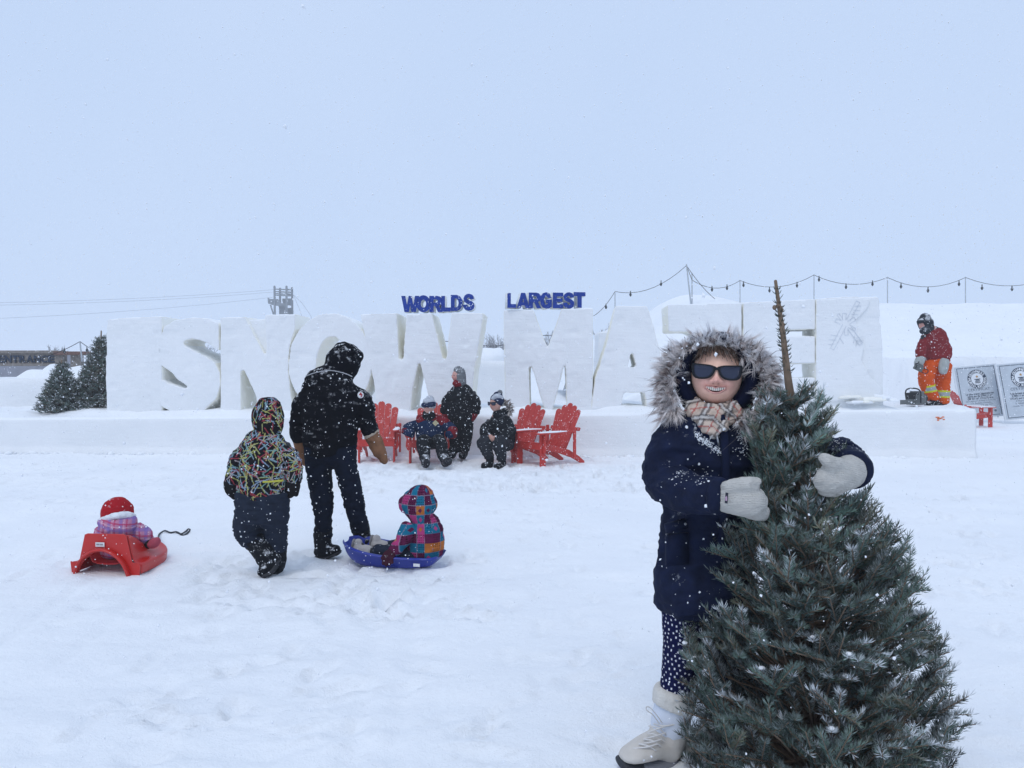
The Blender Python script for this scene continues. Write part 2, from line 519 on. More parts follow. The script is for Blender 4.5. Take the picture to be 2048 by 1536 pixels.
# ================================================================== walls and blocks of packed snow
def snow_solid(name, polys_fn, voxel, amp, label, cat, group=None, sides=True, freq=2.2, smooth=4):
    """closed mesh -> soft, slightly uneven packed snow; sawn sides get a cream tint painting light through the snow"""
    me = remesh(polys_fn, voxel, smooth)
    co, no = mesh_co(me), mesh_no(me)
    d = amp * fbm(co * freq + 4, 4) + amp * .35 * vn(co * 11)
    chip = sstep(.45, .8, vn(co * 5 + 40)) * amp * .8
    set_co(me, co + no * (d - chip)[:, None])
    me.materials.append(M['wall_snow']); me.materials.append(M['light_tinted_snow']); me.materials.append(M['drift'])
    return me
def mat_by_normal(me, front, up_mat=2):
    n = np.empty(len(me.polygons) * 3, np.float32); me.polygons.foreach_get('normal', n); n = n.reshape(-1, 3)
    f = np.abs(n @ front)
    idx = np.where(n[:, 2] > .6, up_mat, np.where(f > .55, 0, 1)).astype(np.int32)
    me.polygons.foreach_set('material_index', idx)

# the letter wall: its front runs from 14.4 m away at the far end to 13.6 m at the near end
A_, B_ = W(210, 742, 14.4), W(1760, 742, 13.6)
UX = nrm([B_[0] - A_[0], B_[1] - A_[1], 0]); NY = np.array([-UX[1], UX[0], 0])
R_WALL = np.stack([UX, NY, np.array([0, 0, 1.0])], 1)
def uz(px, py, push=0.0):
    o = np.array([0, 0, CAM_H]); d = ray(px, py); q = A_ + NY * push
    t = ((q - o) @ NY) / (d @ NY)
    w = o + d * t
    return ((w - A_) @ UX, w[2])
A0 = np.array([A_[0], A_[1], 0])
def wall_piece(name, polys, depth, voxel=.022, amp=.015, push=0.0, label=None, cat='snow letter', parent=None, group=None, bevel=.0, smooth=2):
    pl = [[uz(*p, push) for p in poly] for poly in polys]
    me = poly_mesh(pl, depth, bevel, push)
    me = snow_solid(name, me, voxel, amp, None, None, smooth=smooth)
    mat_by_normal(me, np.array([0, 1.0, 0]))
    xform(me, R_WALL, A0)
    if parent is not None:
        return link(name, me, None, parent)
    cx = mesh_co(me); base = np.array([cx[:, 0].mean(), cx[:, 1].mean(), cx[:, 2].min()])
    set_co(me, cx - base)
    o = link(name, me, None, None, label, cat, group); o.location = base
    return o
def arc(cx, cy, rx, ry, a0, a1, n=14):
    return [(cx + rx * math.cos(math.radians(a0 + (a1 - a0) * k / n)), cy + ry * math.sin(math.radians(a0 + (a1 - a0) * k / n))) for k in range(n + 1)]
LG = 'carved snow letters of the big wall'
BT = 8   # letters run a little down into the platform snow
wall_piece('snow_block', [[(212, 638), (262, 635), (324, 632), (324, 826 + BT), (212, 826 + BT)]], 1.0, label='plain squared snow block before the S at the start of the letter wall', cat='snow block')
wall_piece('snow_letter', [[(318, 676), (328, 654), (350, 640), (385, 634), (415, 637), (438, 647), (438, 702), (404, 682), (385, 677), (371, 680), (366, 686), (372, 694), (410, 712), (430, 726), (440, 746), (441, 770), (432, 798), (410, 818), (404, 826 + BT),
            (350, 826 + BT), (345, 826), (328, 817), (318, 806), (316, 768), (320, 757), (335, 766), (368, 777), (381, 777), (352, 757), (345, 746), (328, 735), (316, 727), (314, 700)]], .9, label='carved white snow letter S with a cream shadowy notch', group=LG)
wall_piece('snow_letter', [[(440, 635), (490, 633), (532, 716), (531, 630), (590, 628), (590, 660), (580, 690), (576, 740), (582, 790), (592, 825 + BT), (517, 825 + BT), (513, 796), (482, 731), (482, 825 + BT), (440, 825 + BT)]], .9, label='carved white snow letter N between the S and the O', group=LG)
wall_piece('snow_block', [[(484, 641), (536, 638), (536, 730), (515, 720)]], .5, push=.10, label='packed snow still filling the upper notch of the letter N', cat='snow block')
wall_piece('snow_letter', [arc(660, 727, 84, 101, 0, 360, 40)[:-1], arc(664, 735, 32, 62, 0, 360, 28)[:-1]], .9, label='carved white snow letter O behind the adult in black', group=LG)
wall_piece('snow_letter', [[(721, 628), (793, 626), (799, 718), (804, 720), (813, 628), (863, 626), (886, 718), (892, 718), (903, 625), (967, 625), (957, 690), (948, 745), (942, 822 + BT), (862, 822 + BT), (856, 790), (838, 718), (826, 775), (820, 822 + BT), (757, 822 + BT), (745, 752), (731, 680)]], .95, label='carved white snow letter W under the blue WORLDS lettering', group=LG)
wall_piece('snow_letter', [[(1007, 620), (1066, 619), (1095, 697), (1123, 617), (1186, 616), (1187, 740), (1183, 815 + BT), (1134, 815 + BT), (1131, 718), (1104, 815 + BT), (1090, 815 + BT), (1070, 755), (1058, 720), (1060, 815 + BT), (1010, 815 + BT)]], .8, label='carved white snow letter M under the blue LARGEST lettering', group=LG)
wall_piece('snow_letter', [[(1232, 612), (1294, 611), (1304, 640), (1320, 700), (1338, 812 + BT), (1294, 812 + BT), (1289, 785), (1248, 785), (1241, 812 + BT), (1182, 812 + BT), (1190, 755), (1212, 690)], [(1264, 699), (1273, 734), (1255, 735)]], .8, label='carved white snow letter A with a small triangular hole', group=LG)
wall_piece('snow_letter', [[(1335, 610), (1484, 605), (1484, 680), (1412, 762), (1484, 762), (1484, 812 + BT), (1340, 812 + BT), (1336, 758), (1400, 672), (1378, 663), (1336, 664)]], .8, label='carved white snow letter Z behind the fur hooded person', group=LG)
wall_piece('snow_letter', [[(1487, 605), (1631, 598), (1631, 659), (1553, 660), (1553, 671), (1631, 672), (1631, 727), (1553, 728), (1553, 755), (1631, 755), (1631, 808 + BT), (1487, 812 + BT)]], .8, label='carved white snow letter E with two flat slots', group=LG)
panel = wall_piece('snow_block', [[(1632, 598), (1690, 593), (1758, 594), (1766, 700), (1768, 806 + BT), (1632, 808 + BT)]], .8, label='tall snow block carved with a snowflake after the letter E', cat='snow block')
wall_piece('carved_layer', [[(1633, 600), (1700, 595), (1742, 598), (1735, 616), (1712, 640), (1716, 668), (1730, 690), (1724, 722), (1738, 748), (1752, 764), (1764, 776), (1764, 800), (1633, 804)]], .05, voxel=.02, amp=.008, push=-.045, parent=panel, smooth=2)
# snowflake: thin grey strips painting the shade in its sawn grooves
flake = MB()
def bar(px0, py0, px1, py1, wpx, mb):
    a, b = np.array(uz(px0, py0, -.049)), np.array(uz(px1, py1, -.049))
    t = b - a; L = np.linalg.norm(t); ang = math.atan2(t[1], t[0]); w = wpx * 13.2 / F_PX
    R = R_WALL @ roty(-ang)
    c = A0 + UX * (a + b)[0] / 2 + NY * -.049 + np.array([0, 0, (a + b)[1] / 2])
    for sgn in ((-1, 1) if wpx else (0,)):   # the two sawn lines of an arm
        mb.box(c + R @ np.array([0, 0, sgn * w / 2]), (L, .014, .006), R)
    if L > .04: mb.box(c + R @ np.array([L / 2, 0, 0]), (.006, .014, max(w, .006)), R)
M['groove'] = mat('groove_shade', (.64, .67, .71), .8, .1)  # shade inside the carved lines, given as a grey colour
for q in ((1689, 650, 1664, 698, 8), (1697, 640, 1716, 603, 8), (1688, 640, 1689, 626, 7), (1692, 657, 1693, 670, 7), (1682, 645, 1671, 640, 7), (1697, 645, 1710, 637, 7), (1698, 652, 1710, 660, 6), (1699, 656, 1722, 688, 8), (1684, 640, 1676, 628, 5)):
    bar(*q, flake)
for px, py, dx, dy in ((1676, 672, -14, -2), (1672, 680, -14, -1), (1668, 688, -12, 1), (1679, 675, 8, 12), (1710, 612, 12, 0), (1706, 620, 14, 1), (1702, 628, 13, 1), (1712, 676, 14, -3), (1716, 682, 12, -2), (1709, 672, -2, 14), (1715, 680, -3, 12)):
    bar(px, py, px + dx, py + dy, 0, flake)
flake.build('snowflake_carving', M['groove'], panel)

# platform the letters stand on
PT = {}
def plat_top(px): return np.interp(px, [-400, 0, 400, 1000, 1500, 1950], [.64, .645, .68, .73, .80, .845])
pf_A, pf_B = G(-700, 902), G(1952, 917)
pu = nrm(pf_B - pf_A); pnv = np.array([-pu[1], pu[0], 0])
Lp = np.linalg.norm(pf_B - pf_A)
us = np.linspace(0, Lp, 560); vs = np.linspace(0, 2.75, 80); 
def platform():
    mb = MB()
    mb.v = []
    prof = []     # a profile from the ground up the face and over the top
    for k in np.linspace(-.08, 1, 36): prof.append((0.0, k))
    for k in np.linspace(.05, 1, 70): prof.append((k * 3.1, 1.0))
    V = []
    for u in us:
        w0 = pf_A + pu * u
        px = CX + F_PX * w0[0] / w0[1]
        top = plat_top(px)
        for v, k in prof: V.append([u, v, top * k])
    V = np.array(V); nP = len(prof)
    u, v, z = V[:, 0], V[:, 1], V[:, 2]
    k = z / np.repeat([plat_top(CX + F_PX * (pf_A + pu * q)[0] / (pf_A + pu * q)[1]) for q in us], nP)
    q3 = np.stack([u, v, z], 1)
    edge = np.sqrt(np.clip(1 - (np.maximum(0, (k - .88) / .14)) ** 2, 0, 1))
    out = np.where(v <= 0, (1 - edge) * .10, 0)            # rounded lip
    face = np.where(v <= 0, .020 * fbm(q3 * (1.6, 1, 2.2) + 8, 4) + .05 * sstep(.22, .0, k), 0)
    lump = .045 * sstep(.1, .75, fbm(q3 * (1.3, 1.3, 1) + 60, 3)) * sstep(0, .5, v) + .05 * fbm(q3 * (.7, .9, 1) + 90, 3) * sstep(0, .2, v) + .012 * vn(q3 * 7) * sstep(0, .1, v)
    droop = np.where(v > 0, -.06 * np.exp(-v / .10), 0) * 0
    drift = .13 * sstep(.08, .5, v) * (.3 + .7 * (.5 + .5 * vn(q3 * (1.1, 0, 0) + 3))) * (1 - .85 * sstep(.935, .955, u / Lp))
    backs = sstep(3.1, 2.6, v)
    P = pf_A + np.outer(u, pu) + np.outer(v + out - face, pnv)
    P[:, 2] = (z + lump + drift) * backs
    F = []
    for a in range(len(us) - 1):
        for b in range(nP - 1):
            i0 = a * nP + b
            F.append((i0, i0 + nP, i0 + nP + 1, i0 + 1))
    # end faces
    e0 = (len(us) - 1) * nP
    V2 = list(P)
    me = np_mesh('snow_platform', P, np.array(F)); 
    bm = bmesh.new(); bm.from_mesh(me); bm.verts.ensure_lookup_table()
    ring = [bm.verts[e0 + i] for i in range(nP)]
    try: bm.faces.new(ring[::-1])
    except Exception: pass
    bmesh.ops.recalc_face_normals(bm, faces=bm.faces)
    bm.to_mesh(me); bm.free(); smooth_on(me)
    return me
me = platform()
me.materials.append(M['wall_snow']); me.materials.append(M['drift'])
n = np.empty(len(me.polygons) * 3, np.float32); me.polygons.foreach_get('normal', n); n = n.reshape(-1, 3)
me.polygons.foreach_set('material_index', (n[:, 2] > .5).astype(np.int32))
link('snow_platform', me, None, None, 'long low platform of packed snow under the carved letters', 'snow platform')
def plat_z(px): return float(plat_top(px)) + .05

# crumbled snow along the foot of the platform and on its top
def rubble(name, n, fn, smin, smax, label=None):
    mb = MB()
    for k in range(n):
        c, s = fn(k)
        s *= random.uniform(smin, smax)
        ico = np.array([[0, 0, 1], [.9, 0, .45], [.28, .85, .45], [-.72, .53, .45], [-.72, -.53, .45], [.28, -.85, .45], [.72, .53, -.45], [-.28, .85, -.45], [-.9, 0, -.45], [-.28, -.85, -.45], [.72, -.53, -.45], [0, 0, -1.]])
        V = ico * (1 + .35 * np.random.default_rng(k).standard_normal((12, 1)) * .5) * s * (1.3, 1.0, .6)
        V = V @ rotz(random.uniform(0, 6)).T + c
        mb.add(V, [(0, 1, 2), (0, 2, 3), (0, 3, 4), (0, 4, 5), (0, 5, 1), (1, 6, 2), (2, 7, 3), (3, 8, 4), (4, 9, 5), (5, 10, 1), (6, 7, 2), (7, 8, 3), (8, 9, 4), (9, 10, 5), (10, 6, 1), (11, 7, 6), (11, 8, 7), (11, 9, 8), (11, 10, 9), (11, 6, 10)])
    return mb.build(name, M['drift'], None, True, label=label, cat='snow', kind='stuff')
def foot(k):
    r = random.random()
    u = random.uniform(.22, .98) * Lp if r > .45 else random.choice([random.gauss(.56 * Lp, .5), random.gauss(.915 * Lp, .8), random.gauss(.86 * Lp, .6)])
    p = pf_A + pu * u - pnv * abs(random.gauss(0, .09)) ; p[2] = .005
    return p, random.choice([.4, .6, .6, 1])
rubble('snow_rubble', 700, foot, .02, .075, 'crumbs of snow fallen along the foot of the platform')
for k, (px, py, w_, hh, rz) in enumerate([(1718, 804, .42, .05, .1), (1745, 801, .40, .07, -.1), (1764, 797, .2, .06, .3), (1728, 797, .26, .04, .5), (1782, 806, .16, .05, 0.), (1700, 809, .3, .05, .4)]):
    q = W(px, py, 13.5); q[2] = plat_z(px) + .08 + .045 * (k % 3)
    mb = MB().box((0, 0, 0), (w_, .26, hh), rotz(rz) @ rotx(random.uniform(-.15, .15)), .92)
    me = remesh(mb.mesh(), .018, 2); set_co(me, mesh_co(me) + mesh_no(me) * (.012 * fbm(mesh_co(me) * 9 + k * 3, 3))[:, None])
    o = link('snow_slab', me, M['light_tinted_snow'] if k % 2 else M['drift'], None, 'broken snow slab in the small heap at the foot of the snowflake block', 'snow slab', 'broken slabs heaped by the snowflake block'); o.location = q

# ------------------------------------------------------------------ other snow walls
def slab_wall(name, px0, px1, ytop, Y, thick, label, amp=.03, cat='snow wall', slope=0):
    a, b = W(px0, ytop, Y), W(px1, ytop + slope, Y)
    me = poly_mesh([[(a[0], -.1), (b[0], -.1), (b[0], b[2]), (a[0], a[2])]], thick, 0, Y)
    me = remesh(me, .07, 5)
    co, no = mesh_co(me), mesh_no(me)
    set_co(me, co + no * (amp * fbm(co * 1.4, 4) + .01 * vn(co * 8))[:, None])
    base = np.array([(a[0] + b[0]) / 2, Y + thick / 2, 0]); set_co(me, mesh_co(me) - base)
    o = link(name, me, M['wall_snow'], None, label, cat); o.location = base
    return o
slab_wall('snow_wall', -260, 236, 759, 16.6, .9, 'low flat snow wall behind the two small fir trees', .03, slope=-3)
slab_wall('snow_wall', 925, 1035, 722, 18.5, 1.2, 'snow wall showing through the gap between the W and the M', .04)
slab_wall('snow_wall', 1196, 1232, 660, 17.5, 1.0, 'sliver of snow wall between the letters M and A', .05)
slab_wall('snow_wall', 1045, 1330, 803, 22.5, 1.0, 'low snow wall showing beneath the letter M and the letter A', .05)
slab_wall('snow_wall', 380, 800, 765, 20, 1.0, 'snow wall of the maze glimpsed through the letters S and O', .05)
mb = MB(); q = W(975, 712, 19.2)
mb.ell((q[0], 19.2, q[2] - .1), (.52, .5, .30)).ell((q[0] + .28, 19.2, q[2] + .02), (.12, .3, .2))
me = remesh(mb.mesh(), .05, 4); set_co(me, mesh_co(me) + mesh_no(me) * (.05 * fbm(mesh_co(me) * 3, 3))[:, None])
link('snow_heap', me, M['drift'], None, 'rounded heap of snow on the wall between W and M', 'snow heap')
# ================================================================== blue lettering on top of the wall
M['blue_paint'] = mat('blue_paint', (.007, .038, .26), .55, .25, 14, .2, 30, snow=0, flecks=.06)
M['foam'] = mat('white_foam', (.74, .76, .76), .8, .06)
_el = lambda cx, cy, rx, ry, n=28: [(cx + rx * math.cos(2 * PI * k / n), cy + ry * math.sin(2 * PI * k / n)) for k in range(n)]
BLOCK = {'W': [[(0, 1), (.22, 1), (.32, .38), (.42, 1), (.58, 1), (.68, .38), (.78, 1), (1, 1), (.82, 0), (.58, 0), (.5, .5), (.42, 0), (.18, 0)]],
    'O': [_el(.5, .5, .5, .51), _el(.5, .5, .2, .25, 20)],
    'R': [[(0, 0), (0, 1), (.6, 1), (.82, .95), (.95, .82), (.95, .6), (.85, .46), (.72, .4), (1, 0), (.66, 0), (.45, .37), (.32, .37), (.32, 0)], [(.32, .58), (.32, .79), (.55, .79), (.64, .73), (.64, .64), (.55, .58)]],
    'L': [[(0, 0), (0, 1), (.38, 1), (.38, .25), (1, .25), (1, 0)]],
    'D': [[(0, 0), (0, 1), (.5, 1), (.8, .9), (1, .65), (1, .35), (.8, .1), (.5, 0)], [(.32, .22), (.32, .78), (.48, .78), (.62, .7), (.68, .5), (.62, .3), (.48, .22)]],
    'S': [[(.95, .70), (.64, .68), (.58, .77), (.46, .79), (.36, .75), (.36, .69), (.5, .63), (.78, .55), (.95, .43), (1, .28), (.92, .1), (.72, .01), (.48, -.01), (.2, .05), (.04, .2), (0, .33), (.33, .36), (.38, .25), (.52, .21), (.64, .24), (.65, .31), (.54, .37), (.28, .45), (.1, .56), (.05, .73), (.14, .89), (.34, .99), (.55, 1.01), (.8, .95), (.92, .84)]],
    'A': [[(0, 0), (.34, 1), (.66, 1), (1, 0), (.7, 0), (.64, .18), (.36, .18), (.3, 0)], [(.42, .38), (.58, .38), (.5, .66)]],
    'G': [[(.95, .68), (.66, .64), (.6, .73), (.5, .77), (.39, .73), (.32, .6), (.32, .4), (.39, .27), (.5, .22), (.62, .26), (.66, .34), (.5, .34), (.5, .55), (.98, .55), (.98, .1), (.75, .01), (.5, -.01), (.22, .06), (.05, .25), (0, .5), (.05, .75), (.22, .94), (.5, 1.01), (.78, .94)]],
    'E': [[(0, 0), (0, 1), (1, 1), (1, .76), (.38, .76), (.38, .62), (.92, .62), (.92, .4), (.38, .4), (.38, .24), (1, .24), (1, 0)]],
    'T': [[(0, 1), (1, 1), (1, .75), (.68, .75), (.68, 0), (.32, 0), (.32, .75), (0, .75)]]}
def word_sign(word, boxes, push, tilt, label):
    c0 = uz((boxes[0][0] + boxes[-1][2]) / 2, boxes[0][3], push)
    base = A0 + UX * c0[0] + NY * push + np.array([0, 0, c0[1]])
    e = empty('letter_sign', base, label, 'sign', 'blue painted words on the snow wall')
    R = R_WALL @ rotz(tilt)
    for ch, (x0, y0, x1, y1) in zip(word, boxes):
        a, b = np.array(uz(x0, y1, push)) - np.array(c0), np.array(uz(x1, y0, push)) - np.array(c0)
        pl = [[(a[0] + u * (b[0] - a[0]), a[1] + w * (b[1] - a[1])) for u, w in q] for q in BLOCK[ch]]
        part = link('letter', xform(poly_mesh(pl, .26, .004, 0.0), R, base), M['foam'], e)
        face = xform(poly_mesh(pl, .014, .002, -.0145), R, (0, 0, 0)); link('painted_face', face, M['blue_paint'], part, local=True)
word_sign('WORLDS', [(803, 592, 838, 624), (833, 591, 861, 624), (859, 592, 885, 624), (883, 592, 901, 623), (902, 590, 925, 622), (926, 588, 949, 621)], .12, 0, 'blue faced block letters spelling WORLDS on top of the W')
word_sign('LARGEST', [(1014, 588, 1031, 617), (1033, 587, 1058, 617), (1057, 586, 1082, 617), (1080, 585, 1104, 617), (1106, 585, 1127, 616), (1127, 584, 1150, 616), (1149, 583, 1173, 614)], .10, .22, 'blue faced block letters spelling LARGEST on top of the M')

# ================================================================== red slatted garden chairs
M['red_plastic'] = mat('red_plastic', (.48, .036, .028), .5, .12, 9, .08, 40, snow=.35, flecks=.14, spec=.4, snowscale=9)
M['red_wash'] = mat('red_paint', (.47, .045, .042), .55, .15, 9, .1, 40, flecks=.10)
M['cap_snow'] = M['drift']
def chair_proto():
    """faces local -y; back leans to +y"""
    parts = []
    def add(name, mb, m='red_plastic', bevel=.006): parts.append((name, mb.mesh(name), m, bevel))
    # five back slats, fanned, rounded tops
    L = [.69, .76, .80, .76, .69]
    for k in range(5):
        t = k - 2
        x0, x1 = t * .088, t * .118
        w0, w1 = .085, .116
        a = math.radians(23)
        n = 10
        pts = [(x0 - w0 / 2, 0), (x0 + w0 / 2, 0), (x1 + w1 / 2, L[k] - .05)]
        pts += [(x1 + w1 / 2 * math.cos(q), L[k] - .05 + .05 * math.sin(q)) for q in np.linspace(.25, PI - .25, n)]
        pts += [(x1 - w1 / 2, L[k] - .05)]
        P = np.array(pts); m = len(P)
        V = []
        for y in (0, .02):
            for u, v in P: V.append((u, .26 + v * math.sin(a) + y * math.cos(a), .235 + v * math.cos(a) - y * math.sin(a)))
        F = [tuple(range(m)), tuple(range(2 * m - 1, m - 1, -1))] + [(i, i + m, (i + 1) % m + m, (i + 1) % m) for i in range(m)]
        add('back_slat', MB().add(V, F), bevel=.004)
    for k in range(6):   # seat slats stepping down to the back
        y = -.29 + k * .098
        z = .365 - (y + .29) * .24
        add('seat_slat', MB().box((0, y, z), (.52, .09, .02), rotx(-.235)))
    for s in (-1, 1):
        add('front_leg', MB().box((s * .285, -.27, .255), (.03, .11, .51)))
        # long stringer from the front leg down to the ground behind
        P = [(-.33, .27), (-.33, .36), (-.05, .33), (.30, .235), (.52, .12), (.64, .03), (.64, -.0), (.56, 0), (.34, .11), (.0, .22)]
        V = [(s * .255 + dx, y, z) for dx in (-.014, .014) for y, z in P]; m = len(P)
        add('stringer', MB().add(V, [tuple(range(m)), tuple(range(2 * m - 1, m - 1, -1))] + [(i, i + m, (i + 1) % m + m, (i + 1) % m) for i in range(m)]))
        # broad arm, wider at the hand
        P = [(-.39, -.055), (-.40, .02), (-.36, .075), (-.10, .06), (.38, .02), (.40, -.02), (.36, -.04), (-.1, -.05)]
        V = [(s * (.305 + x), y, z) for z in (.512, .535) for y, x in P]; m = len(P)
        add('arm', MB().add(V, [tuple(range(m)), tuple(range(2 * m - 1, m - 1, -1))] + [(i, i + m, (i + 1) % m + m, (i + 1) % m) for i in range(m)]))
        # the scrolled bracket under the arm
        P = [(0, .51), (.075, .51), (.070, .44), (.045, .40), (.055, .34), (.06, .28), (.035, .22), (0, .20)]
        V = [(s * (.30 + x), y, z) for y in (-.285, -.25) for x, z in P]; m = len(P)
        add('bracket', MB().add(V, [tuple(range(m)), tuple(range(2 * m - 1, m - 1, -1))] + [(i, i + m, (i + 1) % m + m, (i + 1) % m) for i in range(m)]))
        add('back_post', MB().beam((s * .33, .36, 0.10), (s * .33, .36, .60), .035, .05, (0, 1, 0)))
        add('arm_snow', MB().tube([(s * .315, -.36, .538), (s * .32, -.1, .54), (s * .31, .2, .538)], [(.05, .012), (.05, .018), (.025, .01)], 10, (0, 0, 1), 4), 'cap_snow', 0)
    add('back_rail', MB().box((0, .455, .56), (.70, .03, .055), rotx(-.4)))
    add('front_apron', MB().box((0, -.322, .315), (.58, .02, .10)))
    return parts
CHAIR = chair_proto()
for nm, me, m, bv in CHAIR:
    me.materials.append(M[m])
    if m == 'cap_snow': smooth_on(me)
def place_chair(loc, rz, label, group='red slatted garden chairs', skip=()):
    e = empty('garden_chair', loc, label, 'chair', group); e.rotation_euler = (0, 0, rz)
    for nm, me, m, bv in CHAIR:
        if nm in skip: continue
        o = bpy.data.objects.new(nm, me); COL.objects.link(o); o.parent = e
        if bv:
            b = o.modifiers.new('bevel', 'BEVEL'); b.width = bv; b.segments = 1
    return e
def at_ground(px, py): g = G(px, py); g[2] = ground_z(g[0], g[1]) - .01; return g
place_chair(at_ground(757, 921), math.radians(4), 'empty red slatted chair behind the brown mitten of the adult in black')
place_chair(at_ground(860, 921.5), math.radians(-2), 'red slatted chair under the lounging person in the blue and red jacket', skip=('arm_snow',))
place_chair(at_ground(1024, 920), math.radians(-42), 'red slatted chair under the seated person in a pompom hat', skip=())
place_chair(at_ground(1088, 929), math.radians(-52), 'empty red chair at the end of the row with snowy arms turned sideways')
place_chair(np.array([W(1950, 800, 20.8)[0], 20.8, .0]), math.radians(80), 'red slatted chair half hidden behind the platform by the certificates')

# ================================================================== certificates leaning on the sawn snow bank
M['board'] = mat('board_silver', (.50, .55, .60), .5, .10, 3, flecks=.05)
M['board_edge'] = mat('board_white', (.66, .69, .72), .6, .05)
M['ink'] = mat('dark_ink', (.035, .05, .08), .6, .1)
M['ink_soft'] = mat('grey_ink', (.16, .19, .23), .6, .1)
M['gold'] = mat('gold_star', (.45, .24, .06), .5, .1)
M['emblem_white'] = mat('emblem_white', (.72, .75, .78), .5, .05)
def certificate(px_tl, px_w, ytl, ybl, Y, title, lines, label, lean):
    a = W(px_tl, ytl, Y); k = Y / F_PX
    w, hgt = px_w * k, (ybl - ytl) * k
    e = empty('certificate_board', (a[0] + w / 2, Y - .3, a[2] - hgt), label, 'sign', 'tall award certificate boards')
    R = rotz(0.0) @ roty(lean) @ rotx(-.16)
    base = np.array(e.location)
    def put(name, me, m): xform(me, R, base); return link(name, me, M[m], e)
    put('panel', MB().box((0, .02, hgt / 2), (w, .04, hgt)).mesh(), 'board_edge')
    put('face', MB().box((0, -.003, hgt / 2), (w * .93, .006, hgt * .965)).mesh(), 'board')
    bw, bh, t = w * .84, hgt * .92, .014
    fr = MB()
    for c, s_ in (((0, -.009, hgt / 2 + bh / 2), (bw, .006, t)), ((0, -.009, hgt / 2 - bh / 2), (bw, .006, t)), ((-bw / 2, -.009, hgt / 2), (t, .0055, bh)), ((bw / 2, -.009, hgt / 2), (t, .0055, bh))): fr.box(c, s_)
    put('border_line', fr.mesh(), 'ink')
    cz, r0 = hgt * .735, w * .215
    def disc(r, y, n=40):
        V = [(r * math.cos(q), y, r * math.sin(q) + cz) for q in np.linspace(0, 2 * PI, n, endpoint=False)]
        V += [(x, y + .004, z) for x, _, z in V]
        return MB().add(V, [tuple(range(n)), tuple(range(2 * n - 1, n - 1, -1))] + [(i, i + n, (i + 1) % n + n, (i + 1) % n) for i in range(n)]).mesh()
    em = put('emblem', disc(r0, -.012), 'ink')
    def sub(name, me, m): xform(me, R, base); set_co(me, mesh_co(me) - base); return link(name, me, M[m], em, local=True)
    sub('emblem_centre', disc(r0 * .63, -.017), 'emblem_white')
    ring = MB()
    def around(txt, a0, a1, flip):
        for i, ch in enumerate(txt):
            q = math.radians(a0 + (a1 - a0) * i / (len(txt) - 1))
            if ch == ' ': continue
            me = text_mesh(ch, r0 * .36, .0035, 0)
            co = mesh_co(me); co[:, 2] -= r0 * .13
            rr = r0 * .81; th = (q - PI / 2) if not flip else (q + PI / 2)
            co = co @ roty(-th).T + np.array([rr * math.cos(q), -.0165, rr * math.sin(q) + cz])
            ring.add(co, [tuple(p.vertices) for p in me.polygons])
    around('GUINNESS', 148, 32, False); around('WORLD RECORDS', 178, 362, True)
    sub('emblem_lettering', ring.mesh(), 'emblem_white')['kind'] = 'stuff'
    st = []
    for i in range(10):
        rr = r0 * (.17 if i % 2 == 0 else .07); q = PI / 2 + i * PI / 5
        st.append((rr * math.cos(q), -.0225, rr * math.sin(q) + cz + r0 * .26))
    sub('emblem_star', MB().add(st, [tuple(range(10))]).mesh(), 'gold')
    gl = MB().box((0, -.0215, cz - r0 * .02), (r0 * .64, .003, r0 * .07)).box((0, -.0215, cz - r0 * .10), (r0 * .36, .003, r0 * .05))
    for i in range(5): gl.box(((i - 2) * r0 * .11, -.0215, cz - r0 * .3), (r0 * .06, .003, r0 * .30))
    sub('emblem_globe', gl.mesh(), 'ink')
    me = text_mesh(title, w * .082, .001, 0, spacing=1.15); put('title', xform(me, np.eye(3), (0, -.012, hgt * .515)), 'ink_soft')
    for i, (ln, sz, soft) in enumerate(lines):
        me = text_mesh(ln, w * sz, .0015 if not soft else .0, 0); put('text_line', xform(me, np.eye(3), (0, -.012, hgt * (.44 - .043 * i))), 'ink_soft' if soft else 'ink')['kind'] = 'stuff'
    V = [(bw * .34 + .035 * math.cos(q), -.012, hgt * .115 + .035 * math.sin(q)) for q in np.linspace(0, 2 * PI, 24, endpoint=False)]
    put('seal', MB().add(V, [tuple(range(24))]).mesh(), 'ink_soft')
    for sx in (-.3, .3):
        MB().beam(base + R @ np.array([sx * w, .05, hgt * .75]), base + np.array([sx * w, .75, 0]), .04, .05).build('prop', M['board_edge'], e)
LF = [('Le plus grand labyrinthe en', .058, 0), ('neige est de 2789,11 m²', .058, 0), ('(30 021 pi² 114 po²) et a', .058, 0), ('été réalisé par A Maze in Corn Inc.', .048, 1), ('à St. Adolphe, Manitoba,', .048, 1), ('Canada, le 10 février 2019', .048, 1)]
LE = [('The largest snow maze is', .058, 0), ('2,789.11 m² (30,021 ft²', .058, 0), ('114 in²) and was achieved by', .056, 0), ('A Maze in Corn Inc.', .05, 1), ('St. Adolphe, Manitoba,', .048, 1), ('Canada, on 10 February 2019', .048, 1)]
certificate(1912, 88, 729, 834, 22.6, 'CERTIFICAT', LF, 'certificate board with round dark emblem headed CERTIFICAT', -.09)
certificate(1998, 92, 723, 836, 22.2, 'CERTIFICATE', LE, 'certificate board cut off by the picture edge beside the other one', -.09)

